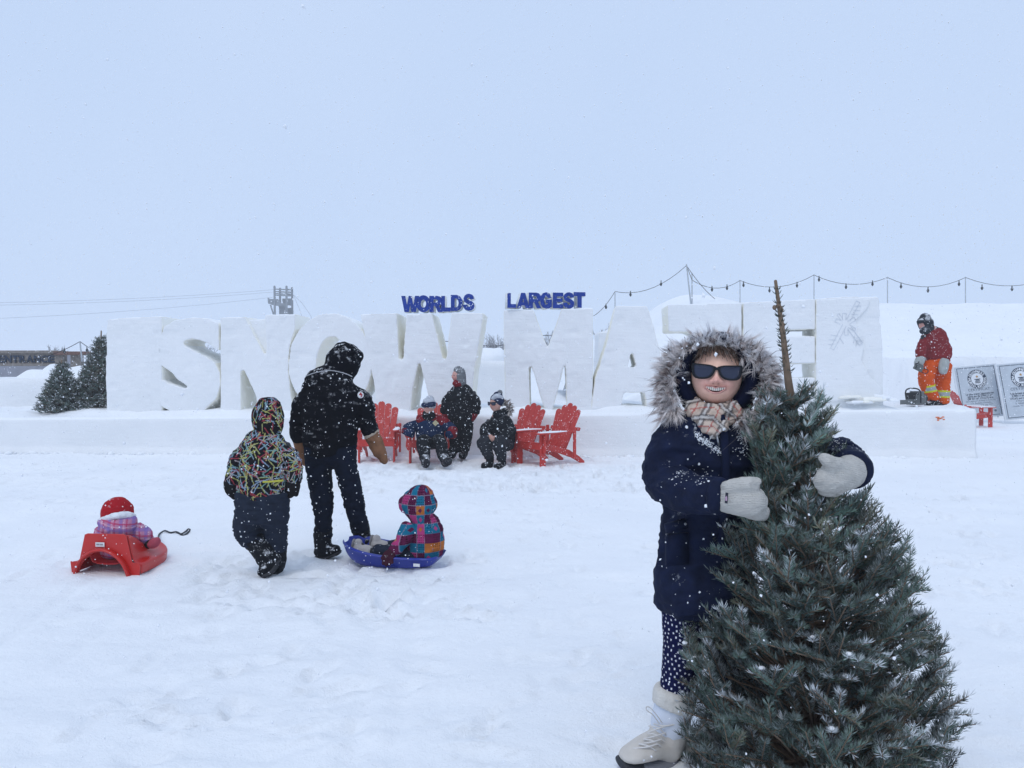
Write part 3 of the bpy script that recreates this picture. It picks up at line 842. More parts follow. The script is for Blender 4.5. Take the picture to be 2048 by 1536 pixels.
# ================================================================== string lights on thin poles
M['pole'] = mat('pale_pole', (.42, .45, .48), .5, .1)
M['cable'] = mat('black_cable', (.02, .022, .026), .6, .1)
M['bulb'] = mat('dark_bulb', (.02, .024, .03), .25, .05, spec=.6)
def light_pole(px, ytop, ybot, Y, label, tilt=0, r=.022):
    a, b = W(px, ybot, Y), W(px + tilt, ytop, Y)
    e = MB().tube([a - (a - b) * -.35, a, b], [r, r, r * .9], 8, (0, 1, 0), 1).build('light_pole', M['pole'], None, True)
    base = a.copy(); set_co(e.data, mesh_co(e.data) - base); e.location = base
    return tag(e, label, 'pole', 'thin poles carrying the string lights')
poles = {1230: (583, 650, 31), 1480: (560, 612, 32), 1628: (549, 612, 32.3), 1775: (554, 612, 32.6), 1931: (554, 612, 33)}
for nm, (px, lab) in enumerate([(1230, 'thin light pole standing above the letter A'), (1480, 'thin light pole rising behind the Z and E seam'), (1628, 'thin light pole rising behind the snowflake block edge'), (1775, 'thin light pole on the hill just beyond the snowflake block'), (1931, 'thin light pole on the hill above the certificates')]):
    yt, yb, Y = poles[px]; light_pole(px, yt, yb, Y, lab)
light_pole(1380, 529, 592, 30, 'tallest leaning light pole on the snow mound behind the letter A', -7, .03)
light_pole(1384, 548, 592, 30.4, 'short pole standing beside the tallest leaning light pole', 0, .025)
light_pole(163, 684, 712, 19.6, 'light pole beside the entrance gate on the far side', -3, .02)
def sag(a, b, s, n=10): return [a * (1 - t) + b * t - np.array([0, 0, s * 4 * t * (1 - t)]) for t in np.linspace(0, 1, n)]
def light_string(spans, bulbs, label, r=.011):
    e = empty('string_lights', W(*spans[0][0]), label, 'string lights', 'strings of unlit bulbs')
    base = np.array(e.location)
    mb = MB()
    for a, b, s in spans: mb.tube(sag(W(*a), W(*b), s), [r] * 10, 6, (0, 1, 0), 1)
    mb.build('cable', M['cable'], e, True)
    for px, py, Y in bulbs:
        q = W(px, py, Y); k = Y / 32
        MB().tube([q + (0, 0, .10 * k), q + (0, 0, .02 * k)], [.018 * k, .022 * k], 8, (0, 1, 0), 1).tube([q + (0, 0, 0.0), q + (.0, 0, -.05 * k), q + (0, 0, -.11 * k)], [.035 * k, .055 * k, .028 * k], 8, (0, 1, 0), 2).build('bulb', M['bulb'], e, True)
Y1 = 31.5
light_string([((1187, 632, 31), (1230, 583, 31), .12), ((1230, 583, 31), (1373, 531, 30), .40), ((1373, 531, 30), (1384, 560, 30.4), .0), ((1384, 560, 30.4), (1480, 561, 32), .32), ((1480, 561, 32), (1628, 550, 32.3), .38), ((1628, 550, 32.3), (1775, 555, 32.6), .34), ((1775, 555, 32.6), (1931, 555, 33), .40), ((1931, 555, 33), (2100, 556, 33.3), .35), ((1373, 531, 30), (1430, 598, 31), .1)],
             [(1212, 612, 31), (1261, 587, 31), (1322, 566, 30.6), (1424, 577, 31), (1454, 574, 31.6), (1487, 568, 32), (1539, 579, 32), (1594, 569, 32.2), (1638, 557, 32.3), (1692, 572, 32.5), (1745, 566, 32.6), (1802, 571, 32.7), (1856, 579, 32.8), (1918, 566, 33), (1964, 574, 33), (2024, 576, 33.2)], 'long string of unlit bulbs sagging between poles along the hill')
light_string([((30, 722, 19.6), (160, 683, 19.6), .12), ((160, 683, 19.6), (222, 712, 19.6), .06)], [(129, 701, 19.6), (174, 698, 19.6)], 'short string of bulbs above the entrance gate', .008)
light_string([((935, 683, 26), (1010, 689, 26), .10), ((1085, 671, 26), (1112, 669, 26), .01), ((880, 680, 26), (905, 683, 26), .02)], [(993, 696, 26)], 'dark string of bulbs sagging behind the gap between W and M', .012)

# ================================================================== entrance gate
M['old_wood'] = mat('weathered_wood', (.23, .205, .185), .85, .25, 14, .4, 60, snow=.25, flecks=.06)
M['red_wood'] = mat('brown_wood', (.17, .105, .09), .85, .25, 14, .3, 60, flecks=.05)
M['tarp'] = mat('grey_tarp', (.33, .34, .39), .8, .12, 5, .2, 20)
YG = 20.0
e = empty('entrance_gate', (W(100, 742, YG)[0], YG, 0), 'weathered wooden entrance gate with the word ENTRANCE', 'gate')
def gbox(name, x0, y0, x1, y1, dep, m, dy=0):
    a, b = W(x0, y1, YG), W(x1, y0, YG)
    MB().box(((a[0] + b[0]) / 2, YG + dy, (a[2] + b[2]) / 2), (b[0] - a[0], dep, b[2] - a[2])).build(name, M[m], e, bevel=.01)
gbox('board', -150, 706, 116, 731, .06, 'old_wood')
gbox('rail', -150, 701, 116, 707, .12, 'old_wood', -.02)
gbox('rail', -150, 727, 116, 732, .12, 'old_wood', -.02)
gbox('post', 112, 702, 128, 860, .2, 'old_wood', .05)
gbox('post', 143, 706, 160, 860, .2, 'old_wood', .08)
gbox('beam', 112, 703, 182, 710, .14, 'red_wood', -.06)
for i, ch in enumerate('ENTRANCE'):
    me = text_mesh(ch, 1, .03, .02); co = mesh_co(me); lo, hi = co.min(0), co.max(0)
    x0 = -2 + i * 14.4; a, b = W(x0, 725, YG), W(x0 + 13, 711, YG)
    u, w = (co[:, 0] - lo[0]) / (hi[0] - lo[0]), (co[:, 2] - lo[2]) / (hi[2] - lo[2])
    set_co(me, np.stack([a[0] + u * (b[0] - a[0]), YG - .05 + co[:, 1] * .6, a[2] + w * (b[2] - a[2])], 1))
    link('letter', me, M['ink'], e)
t = MB(); a, b = W(-150, 756, 21), W(108, 730, 21)
o = MB().box(((a[0] + b[0]) / 2, 21, (a[2] + b[2]) / 2), (b[0] - a[0], .05, b[2] - a[2])).build('tarpaulin', M['tarp'], None, label='grey tarpaulin hanging behind the snow drift under the entrance board', cat='tarpaulin')
a, b = W(126, 738, 21.2), W(146, 708, 21.2)
MB().box(((a[0] + b[0]) / 2, 21.2, (a[2] + b[2]) / 2), (b[0] - a[0], .05, b[2] - a[2])).build('tarpaulin', M['tarp'], None, label='grey tarpaulin strip between the two gate posts', cat='tarpaulin')

# ================================================================== far look-out tower and its wires
M['far_steel'] = mat('grey_steel', (.17, .19, .21), .7, .15)
YT = 140.0; kT = YT / F_PX
e = empty('lookout_tower', (W(570, 742, YT)[0], YT, 0), 'far grey timber tower with platforms rising behind the letter N', 'tower')
def tp(px, py, dy=0): return W(px, py, YT + dy)
for px, yt, dy, lean in ((549, 573, 0, 2), (560, 577, 3, 1), (573, 573, 0, 1), (584, 576, 3, 3)):
    MB().tube([tp(px + lean, 760, dy), tp(px, yt, dy)], [.22, .20], 8, (0, 1, 0), 1).build('post', M['far_steel'], e)
for y0, y1 in ((578, 579), (583, 584), (587, 588), (590, 591)):
    MB().tube([tp(549, y0, 0), tp(560, y1, 3)], [.10, .10], 6, (0, 1, 0), 1).tube([tp(549, y0, 0), tp(573, y1, 0)], [.10, .10], 6, (0, 1, 0), 1).tube([tp(560, y1, 3), tp(584, y1 + 1, 3)], [.10, .10], 6, (0, 1, 0), 1).tube([tp(573, y0, 0), tp(585, y1 + 1, 3)], [.10, .10], 6, (0, 1, 0), 1).build('brace', M['far_steel'], e)
def plate(name, pts, dep, dy=0):
    m = len(pts); V = [tp(x, y, dy) for x, y in pts] + [tp(x, y, dy + dep) for x, y in pts]
    MB().add(V, [tuple(range(m)), tuple(range(2 * m - 1, m - 1, -1))] + [(i, i + m, (i + 1) % m + m, (i + 1) % m) for i in range(m)]).build(name, M['far_steel'], e)
plate('platform', [(535, 595), (541, 598), (556, 598), (562, 606), (577, 607), (577, 611), (560, 612), (548, 611), (536, 607)], 1.5)
plate('slide', [(556, 609), (570, 608), (576, 620), (580, 640), (580, 700), (560, 700), (560, 622)], 1.2, 1.0)
plate('railing_panel', [(564, 597), (574, 597), (584, 597), (585, 612), (566, 608)], .2, 1.4)
plate('wall_panel', [(560, 618), (586, 615), (588, 700), (560, 700)], .2, 2.5)
MB().beam(tp(541, 610), tp(548, 632), .22, .22).build('strut', M['far_steel'], e)
M['wire'] = mat('thin_wire', (.34, .38, .44), .7, .05)
for i, (y0, y1, x1, s, lab) in enumerate([(607, 579, 550, .5, 'uppermost thin wire running from the tower to the far side'), (612, 584, 549, .5, 'middle thin wire running from the tower to the far side'), (641, 594, 549, .6, 'lowest thin wire running from the tower to the far side')]):
    mb = MB().tube(sag(W(-120, y0, 110), W(x1, y1, YT), s), [.028] * 10, 6, (0, 1, 0), 1)
    mb.build('wire', M['wire'], None, True, label=lab, cat='wire', group='wires strung from the tower')
for i, (x1, lab) in enumerate([(622, 'steep guy wire on the near side of the tower'), (610, 'steeper guy wire close to the tower')]):
    MB().tube([W(587, 590, 141), W(x1, 650 if i else 632, 128), W(x1 + (x1 - 587) * .8, 745, 118)], [.035] * 3, 6, (0, 1, 0), 2).build('wire', M['wire'], None, True, label=lab, cat='wire', group='guy wires of the tower')

# ================================================================== bare trees far behind
M['bare_bark'] = mat('bare_bark', (.10, .095, .10), .9, .2, 10)
def bare_tree(px, ybase, ytop, Y, seed, label, spread=.5):
    r = random.Random(seed)
    a = W(px, ybase, Y); a[2] = max(a[2], 0) * 0
    H = W(px, ytop, Y)[2]
    e = empty('bare_tree', a, label, 'tree', 'bare winter trees far behind the wall')
    tr, cr = MB(), MB()
    tr.tube([a, a + (r.uniform(-.1, .1), 0, H * .4), a + (r.uniform(-.2, .2), 0, H * .75)], [.16, .11, .05], 6, (0, 1, 0), 2)
    def grow(p, d, L, rad, lv):
        q = p + d * L
        m_ = p + d * L * .5 + np.array([r.gauss(0, .03), r.gauss(0, .03), .02]) * L
        cr.tube([p, m_, q], [rad, rad * .8, rad * .5], 4, (0, 1, 0), 1, cap=.3)
        if lv == 0: return
        for k in range(r.choice([2, 3, 3])):
            dd = nrm(d + np.array([r.gauss(0, spread), r.gauss(0, spread), r.gauss(.18, .2)]))
            grow(p + d * L * r.uniform(.4, 1), dd, L * r.uniform(.5, .75), rad * .6, lv - 1)
    for k in range(9):
        z = H * r.uniform(.15, .75)
        grow(a + np.array([0, 0, z]), nrm((r.gauss(0, spread), r.gauss(0, spread), .9)), (H - z) * r.uniform(.35, .5) + .2, .055, 3)
    tr.build('trunk', M['bare_bark'], e); cr.build('crown', M['bare_bark'], e)
for i, (px, yt, Y, lab) in enumerate([(962, 668, 124, 'bare tree just beside the W in the gap before the M'), (977, 672, 132, 'tallest middle bare tree in the gap between W and M'), (992, 664, 120, 'bare tree just beside the M in the gap after the W'), (1004, 676, 128, 'bare tree half hidden by the edge of the M'), (1098, 655, 140, 'small bare tree seen through the V of the letter M'),
        (1201, 640, 148, 'faint bare tree top between the letters M and A'), (104, 688, 120, 'bare bushy tree above the entrance board'), (124, 692, 124, 'bare bushy tree above the brown gate beam'), (20, 702, 150, 'faint bare tree top at the picture edge above the entrance board'), (416, 690, 140, 'bare tree glimpsed through the notch of the S'), (432, 697, 140, 'second bare tree glimpsed through the notch of the S by the N')]):
    bare_tree(px, 745, yt, Y, 30 + i, lab, .35 if 900 < px < 1200 else .5)
# ================================================================== fir trees: stem, limbs, shoots, needles
M['fir_needles'] = mat('fir_needles', (.05, .09, .08), .5, 0, attr=True, spec=.15)
M['fir_bark'] = mat('fir_bark', (.19, .135, .095), .9, .3, 30, .5, 90, snow=.15)
M['fir_snow'] = M['drift']
def fir(loc, stem, radius_fn, zlo, zhi, n_sprays, elev, needle, step, nwid, seed, label, group=None, spray=.15, frost=.25, stem_r=(.03, .008), tint=(1, 1, 1), avoid=()):
    """limbs rise from the stem, each ends in a flat spray of bottle-brush shoots; tips fill the crown's outline"""
    rg = np.random.default_rng(seed)
    e = empty('fir_tree', loc, label, 'tree', group)
    stemc = catmull(np.array(stem, float), 8)
    MB().tube(stem, np.linspace(stem_r[0], stem_r[1], len(stem)), 10, (0, 1, 0), 4).build('trunk', M['fir_bark'], e, True)
    wood = MB(); shoots = []
    def stem_at(z):
        i = np.interp(z, stemc[:, 2], np.arange(len(stemc))); i0 = int(i); f = i - i0; i1 = min(i0 + 1, len(stemc) - 1)
        return stemc[i0] * (1 - f) + stemc[i1] * f
    zz = np.linspace(zlo, zhi, 200); cdf = np.cumsum([radius_fn(z, 0) + .03 for z in zz]); cdf /= cdf[-1]
    ga = 0.0
    for m in range(n_sprays):
        z = float(np.interp((m + rg.uniform()) / n_sprays, cdf, zz))
        ga += 2.39996 + rg.normal(0, .3)
        t = (z - zlo) / (zhi - zlo)
        R = radius_fn(z, ga)
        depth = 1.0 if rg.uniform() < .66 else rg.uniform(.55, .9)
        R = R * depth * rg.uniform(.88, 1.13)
        out = np.array([math.cos(ga), math.sin(ga), 0])
        el = min(1.2, max(.02, elev(t) + rg.normal(0, .36)))
        side = np.array([-out[1], out[0], 0])
        d = nrm(out * math.cos(el) + np.array([0, 0, math.sin(el)]) + side * rg.normal(0, .42))
        tip = stem_at(z) + out * R; tip[2] = z
        L = spray * rg.uniform(.75, 1.25) * (.7 + .3 * min(1, R / (2.2 * spray)))
        p0 = tip - d * L
        rise = max(R - L * .7, .02)
        zs = max(zlo * .6 + .01, z - L * d[2] - rise * math.tan(min(.95, max(.05, el - .15))))
        if any(np.linalg.norm((p0 + tip) / 2 - a_[0]) < a_[1] for a_ in avoid): continue
        if m % 2 == 0 or R > .2:
            s0 = stem_at(zs); wood.tube([s0, (s0 + p0) / 2 + np.array([0, 0, -.06 * rise]), p0, tip], [max(.003, .010 * R / .4), .0042, .0032, .0015], 6, (0, 0, 1), 2, cap=.3)
        else: wood.tube([p0, tip], [.003, .0015], 5, (0, 0, 1), 1, cap=.3)
        fr = rg.uniform() < frost * (1.5 if t < .25 else .8)
        tone = rg.choice([.4, .65, .9, 1.2, 1.7]) * (1.25 if t > .62 else 1.0) * (1 if depth == 1.0 else .6)  # inner sprays darkened: the crown's inner shade put into their colour
        if any(np.linalg.norm((p0 + tip) / 2 - a_[0]) < a_[1] for a_ in avoid): continue
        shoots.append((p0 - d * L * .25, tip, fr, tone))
        plane = nrm(side * rg.uniform(.6, 1) + np.array([0, 0, rg.normal(0, .45)]))
        for f, sg in ((.16, 1), (.20, -1), (.48, rg.choice([-1, 1]))):
            if rg.uniform() < .82:
                pp = p0 + d * L * (f + rg.uniform(-.08, .08))
                d2 = nrm(d * rg.uniform(.7, 1.0) + plane * sg * rg.uniform(.6, 1.0) + np.array([0, 0, rg.uniform(-.05, .3)]))
                l2 = L * (1.0 - f) * rg.uniform(.55, .85) + spray * .14
                shoots.append((pp, pp + d2 * l2, fr, tone * rg.uniform(.9, 1.1)))
                wood.tube([pp, pp + d2 * l2], [.0024, .0013], 4, (0, 0, 1), 1, cap=.2)
    wood.build('limbs', M['fir_bark'], e, True)
    Vs, Cs = [], []
    clumps = MB()
    for p0, p1, fr, tone in shoots:
        d = p1 - p0; L = np.linalg.norm(d)
        if L < .012: continue
        d = d / L
        n = max(6, int(L / step))
        t = np.sort(rg.uniform(0, 1, n)); t[-3:] = 1
        base = p0 + np.outer(t * L, d)
        a = nrm(np.cross(d, (0, 0, 1)) + 1e-4); b = np.cross(a, d)      # b points up-ish
        sd_ = rg.choice([0.0, PI], n)
        ph = sd_ + np.where(sd_ == 0, 1, -1) * rg.normal(.38, .50, n)                           # brushed to the sides and over the top
        rad = np.outer(np.cos(ph), a) + np.outer(np.sin(ph), b)
        nl = needle * rg.uniform(.75, 1.15, n)
        nd = rad * .85 + d * rg.uniform(.35, .75, (n, 1)) + np.array([0, 0, .12])
        nd[-3:] = d + rad[-3:] * .3
        nd /= np.linalg.norm(nd, axis=1)[:, None]
        w = np.cross(nd, rg.normal(0, 1, (n, 3)) * .5 + d); w /= np.linalg.norm(w, axis=1)[:, None] + 1e-9
        w *= nwid / 2
        midp = base + nd * (nl * .55)[:, None]; tipp = base + nd * nl[:, None] + np.array([0, 0, .10 * needle])
        Vs.append(np.stack([base, midp + w, tipp, midp - w], 1).reshape(-1, 3))
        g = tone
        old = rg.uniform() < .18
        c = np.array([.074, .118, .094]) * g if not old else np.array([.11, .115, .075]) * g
        c = c * np.array(tint)
        cc = np.repeat(c[None], n, 0) * rg.uniform(.75, 1.3, (n, 1))
        fresh = sstep(.75, 1, t)[:, None]
        cc = cc * (1 - .35 * fresh) + np.array([.10, .125, .09]) * .35 * fresh
        # the pale band under each needle
        pale = (rg.uniform(0, 1, n) < .30)[:, None]
        cc = np.where(pale, cc * .45 + np.array([.22, .275, .285]) * .55, cc)
        fz = (np.clip(np.sin(ph), 0, 1)[:, None]) * (.85 if fr else .22) * rg.uniform(.2, 1, (n, 1))
        if fr: fz = np.maximum(fz, sstep(.8, 1, t)[:, None] * .8)
        cc = cc * (1 - fz) + np.array([.72, .75, .79]) * fz
        Cs.append(np.repeat(cc, 4, 0))
        if fr and rg.uniform() < .14:
            q = p0 + d * L * rg.uniform(.4, .95) + np.array([0, 0, needle * .45])
            s_ = needle * rg.uniform(.15, .38)
            clumps.ell(q, (s_ * 1.2, s_ * 1.1, s_ * .6), rotz(rg.uniform(0, 6)), 6, 4)
    V = np.vstack(Vs); F = np.arange(len(V)).reshape(-1, 4)
    # each needle two triangles, faintly folded
    F = np.concatenate([F[:, [0, 1, 2]], F[:, [0, 2, 3]]])
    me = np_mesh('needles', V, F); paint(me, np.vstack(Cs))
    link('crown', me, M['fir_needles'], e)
    if clumps.n:
        o = clumps.build('snow_on_shoots', M['fir_snow'], e, True); o['kind'] = 'stuff'
    return e

YF = 2.76
TR0 = np.array([W(1636, 1500, YF)[0], YF, 0])
stem_pts = [TR0, W(1622, 1250, YF), W(1606, 1000, YF + .01), W(1590, 850, YF + .02), W(1577, 765, YF + .01), W(1566, 670, YF), W(1551, 562, YF)]
kz = np.array([0, .2, .5, .8, .95, 1.05, 1.15, 1.25, 1.35, 1.42, 1.47])
kr = np.array([.455, .445, .41, .345, .29, .225, .175, .16, .14, .11, .07])
def r_front(z, a):
    return float(np.interp(z, kz, kr)) * (1.0 + .08 * math.sin(2 * a + 1) + .015 * math.cos(a)) * .97
fir_tree = fir(TR0, stem_pts, r_front, .03, 1.45, 640, lambda t: .62 + .40 * t, .0285, .0012, .0029, 3,
    'frosted blue green cut fir tree hugged by the fur hooded person', spray=.160, frost=.22, stem_r=(.030, .0055), avoid=[(W(1488, 985, 2.50), .105), (W(1475, 985, 2.60), .09), (W(1675, 940, 2.46), .105), (W(1695, 940, 2.60), .10)])
# scars, buds and stray needles up the bare leader
ld = MB(); rg = np.random.default_rng(8)
stc = catmull(np.array(stem_pts), 12)
Vn, Cn = [], []
for i in range(230):
    t = rg.uniform(.70, .985)
    q = stc[int(t * (len(stc) - 1))]; a = rg.uniform(0, 6.28)
    rad = .003 + .010 * (1 - t) / .3
    o_ = np.array([math.cos(a), math.sin(a), 0]); p = q + o_ * rad
    nd = nrm(o_ + np.array([0, 0, rg.uniform(.2, 1.0)])); w = nrm(np.cross(nd, (0, 0, 1))) * .0012
    L = .022 * rg.uniform(.35, 1.1)
    Vn.append([p, p + nd * L * .55 + w, p + nd * L + (0, 0, .006), p + nd * L * .55 - w]); Cn.append(np.repeat([np.array([.06, .085, .07]) * rg.uniform(.7, 1.2)], 4, 0))
V = np.array(Vn).reshape(-1, 3); F = np.arange(len(V)).reshape(-1, 4); F = np.concatenate([F[:, [0, 1, 2]], F[:, [0, 2, 3]]])
me = np_mesh('leader_needles', V, F); paint(me, np.vstack(Cn)); link('leader_needles', me, M['fir_needles'], fir_tree)['kind'] = 'stuff'
bd = MB()
for px, py in ((1556, 612), (1561, 616), (1549, 615), (1563, 620), (1566, 650)):
    bd.ell(W(px, py, YF - .005), (.008, .008, .009), None, 8, 6)
bd.build('buds', M['fir_bark'], fir_tree, True)

def small_fir(px, ybase, ytop, wpx, Y, seed, label, shift=0, frost=.2):
    k = Y / F_PX; z0 = W(px, ybase, Y)[2]; H = (ybase - ytop) * k; R = wpx * k / 2
    base = np.array([W(px, ybase, Y)[0], Y, z0])
    top = base + np.array([shift * k, 0, H])
    rf = lambda z, a: max(.05, R * (1 - ((z - z0) / H) ** 1.3) * .84 + .04)
    return fir(base, [base - (0, 0, .05), base * .5 + top * .5, top], rf, z0 + .04, z0 + H * .93, 430, lambda t: .05 + .6 * t, .042, .0062, .011, seed, label, 'small fir trees on the platform', spray=.17, frost=frost, stem_r=(.045, .012), tint=(.85, .85, .9))
small_fir(126, 824, 719, 104, 14.7, 21, 'smaller squat fir tree in front of the low wall', -2)
small_fir(196, 818, 662, 112, 15.1, 22, 'taller dark fir tree standing close beside the plain snow block', 8, .12)
# ================================================================== people
M['skin'] = mat('skin', (.5, .3, .24), .5, .06, 40, .1, 120, attr=True, spec=.4)
def fabric(name, color, snow=0.3, flecks=.12, rough=.85, bump=.35, attr=False, vary=.18, bscale=55, sheen=.0, spec=.06, snowscale=16):
    return mat(name, color, rough, vary, 18, bump, bscale, snow, flecks, 0, spec, attr, sheen=sheen, snowscale=snowscale, bdist=.006)
class Person:
    """pixel-space skeleton of one person at depth Y: (px, py, nearer(-)/farther(+) m, radius px [, depth radius px])"""
    def __init__(s, Y, base_px, label, z=None, group=None):
        s.Y = Y; s.k = Y / F_PX
        b = W(base_px, 742, Y); b[2] = z if z is not None else ground_z(b[0], b[1])
        s.e = empty('person', b, label, 'person', group)
    def p(s, q): return W(q[0], q[1], s.Y + (q[2] if len(q) > 2 else 0))
    def tubes(s, tl, n=18, res=5, cap=.8):
        mb = MB()
        for t in tl:
            side = (0, 1, 0)
            if isinstance(t, dict): side = t.get('side', side); t = t['t']
            mb.tube([s.p(q) for q in t], [(q[3] * s.k, (q[4] if len(q) > 4 else q[3]) * s.k) for q in t], n, side, res, cap)
        return mb
    def wear(s, name, tl, m, voxel=.014, it=5, wr=.006, wf=(9, 9, 16), paintf=None, parent=None, extra=None, label=None):
        mb = s.tubes(tl, cap=.8 if name in ('hat', 'hood', 'mitten', 'glove', 'balaclava', 'boot', 'pompom', 'hands', 'goggles') else .3)
        if extra: extra(mb)
        me = remesh(mb.mesh(), voxel, it)
        if wr:
            co, no = mesh_co(me), mesh_no(me)
            f = fbm(co * np.array(wf) + 3 * len(name), 3)
            fold = 1 - np.abs(f) * 2.6                       # sharp creases between soft swells
            set_co(me, co + no * (wr * (np.clip(fold, -1, 1) - .4) + wr * .5 * vn(co * 6))[:, None])
        if paintf is not None: paint(me, paintf(mesh_co(me), mesh_no(me)))
        o = link(name, me, m, parent or s.e, local=False)
        if label: o['label'] = label
        return o
    def solid(s, name, mb, m, smooth=True, parent=None): return mb.build(name, m, parent or s.e, smooth)

def face_mesh(c, fwd, up, w=.078, d=.096, hgt=.118, skin=(.52, .30, .23), smile=False, fine=1.0, beard=None, redc=(.62, .25, .21)):
    """a head looking along fwd: brow, sockets, nose, cheeks, mouth, chin, ears"""
    f = nrm(fwd); u = nrm(np.asarray(up) - f * (np.asarray(up) @ f)); r = np.cross(f, u)
    nu, nv = int(72 * fine), int(48 * fine)
    V = []
    th = np.linspace(.02, PI - .02, nv); ph = np.linspace(0, 2 * PI, nu, endpoint=False)
    T, P = np.meshgrid(th, ph, indexing='ij')
    X, Yf, Z = np.sin(T) * np.sin(P), np.sin(T) * np.cos(P), np.cos(T)
    jaw = 1 - (.03 if smile else .20) * sstep(-.25, -1, Z)
    x, y, z = X * w * jaw, Yf * d, Z * hgt
    front = sstep(.1, .6, Yf)
    g = lambda cx, cz, sx, sz: np.exp(-((x / w - cx) / sx) ** 2 - ((z / hgt - cz) / sz) ** 2)
    dy = np.zeros_like(x)
    dy += .016 * g(0, .12, .15, .25) + .046 * g(0, -.17, .13, .12) + .016 * (g(.20, -.20, .10, .08) + g(-.20, -.20, .10, .08))
    dy -= .011 * (g(.42, .10, .2, .12) + g(-.42, .10, .2, .12))
    dy += .006 * (g(.4, .3, .3, .1) + g(-.4, .3, .3, .1))
    ck = .013 if smile else .006
    dy += ck * (g(.52, -.2, .26, .2) + g(-.52, -.2, .26, .2))
    dy += .008 * g(0, -.52, .38, .16) + .012 * g(0, -.84, .3, .16)
    mo = g(0, -.45 if smile else -.50, .34 if smile else .26, .085 if smile else .03)
    dy -= (.016 if smile else .007) * mo
    if smile: dy -= .006 * (g(.40, -.34, .07, .16) + g(-.40, -.34, .07, .16))
    y = y + dy * front * (d / .096)
    V = np.stack([x, y, z], -1).reshape(-1, 3)
    Wd = np.asarray(c) + V[:, :1] * r + V[:, 1:2] * f + V[:, 2:] * u
    F = []
    for i in range(nv - 1):
        for j in range(nu):
            F.append((i * nu + j, i * nu + (j + 1) % nu, (i + 1) * nu + (j + 1) % nu, (i + 1) * nu + j))
    n0 = len(Wd)
    Wd = np.vstack([Wd, [np.asarray(c) + u * hgt], [np.asarray(c) - u * hgt]])
    for j in range(nu):
        F.append((n0, (j + 1) % nu, j)); F.append((n0 + 1, (nv - 1) * nu + j, (nv - 1) * nu + (j + 1) % nu))
    def colour(co):
        q = co - np.asarray(c); lx, ly, lz = q @ r / w, q @ f / d, q @ u / hgt
        base = np.array(skin) * (1 + .10 * fbm(co * 45, 3))[:, None]
        red = np.exp(-((np.abs(lx) - .45) / .3) ** 2 - ((lz + .25) / .25) ** 2) + 1.1 * np.exp(-(lx / .22) ** 2 - ((lz + .14) / .18) ** 2) + .5 * np.exp(-(lx / .3) ** 2 - ((lz + .85) / .2) ** 2)
        red = np.clip(red, 0, 1)[:, None] * (ly > 0)[:, None]
        base = base * (1 - .55 * red) + np.array(redc) * .55 * red
        lw = .42 if smile else .3
        lip = (np.abs(lx) < lw) & (np.abs(lz + (.45 - .14 * lx * lx if smile else .50)) < (.118 if smile else .07) * np.sqrt(np.clip(1 - (lx / lw) ** 2, 0, 1))) & (ly > .3)
        base = np.where(lip[:, None], np.array([.64, .32, .27]) if smile else np.array([.46, .20, .17]), base)
        if smile:
            ins = (np.abs(lx) < .37) & (np.abs(lz + .45 - .14 * lx * lx) < .088 * np.sqrt(np.clip(1 - (lx / .37) ** 2, 0, 1))) & (ly > .3)
            base = np.where(ins[:, None], np.array([.10, .02, .02]), base)
        nst = np.exp(-((np.abs(lx) - .10) / .045) ** 2 - ((lz + .265) / .03) ** 2)[:, None] * (ly > .5)[:, None]  # nostrils: shade under the nose painted into the skin colour
        base = base * (1 - .75 * nst) + np.array([.16, .05, .045]) * .75 * nst
        if beard is not None:
            bd = (lz < -.30) & (ly > -.2) & ~lip
            base = np.where(bd[:, None], np.array(beard), base)
        return base
    fr = (np.asarray(c), f, r, u, w, d, hgt)
    return Wd, F, colour, fr
def make_body(ps, tl, head, skin=(.52, .30, .23), voxel=.012, name='body', extra=None):
    """the whole figure as one continuous skin: head, neck, trunk, arms, legs"""
    tl = [tl[0]] + [[(*q[:3], *(r * .76 for r in q[3:])) for q in t] for t in tl[1:]]
    mb = ps.tubes(tl, cap=.5)
    HV, HF, colour, fr = head
    mb.add(HV, HF)
    if extra: extra(mb)
    me = remesh(mb.mesh(), voxel, 1, .3)
    co = mesh_co(me)
    far_ = np.linalg.norm(co - fr[0], axis=1) > fr[6] * 1.75
    paint(me, np.where(far_[:, None], np.array([.02, .021, .026]), colour(co)))      # below the collar: dark underclothes
    o = link(name, me, M['skin'], ps.e)
    return o, fr
def on_face(fr, x, y, z):
    c, f, r, u, w, d, h = fr
    return c + r * x * w + f * y * d + u * z * h
def basis(fr): c, f, r, u, w, d, h = fr; return np.stack([r, f, u], 1)
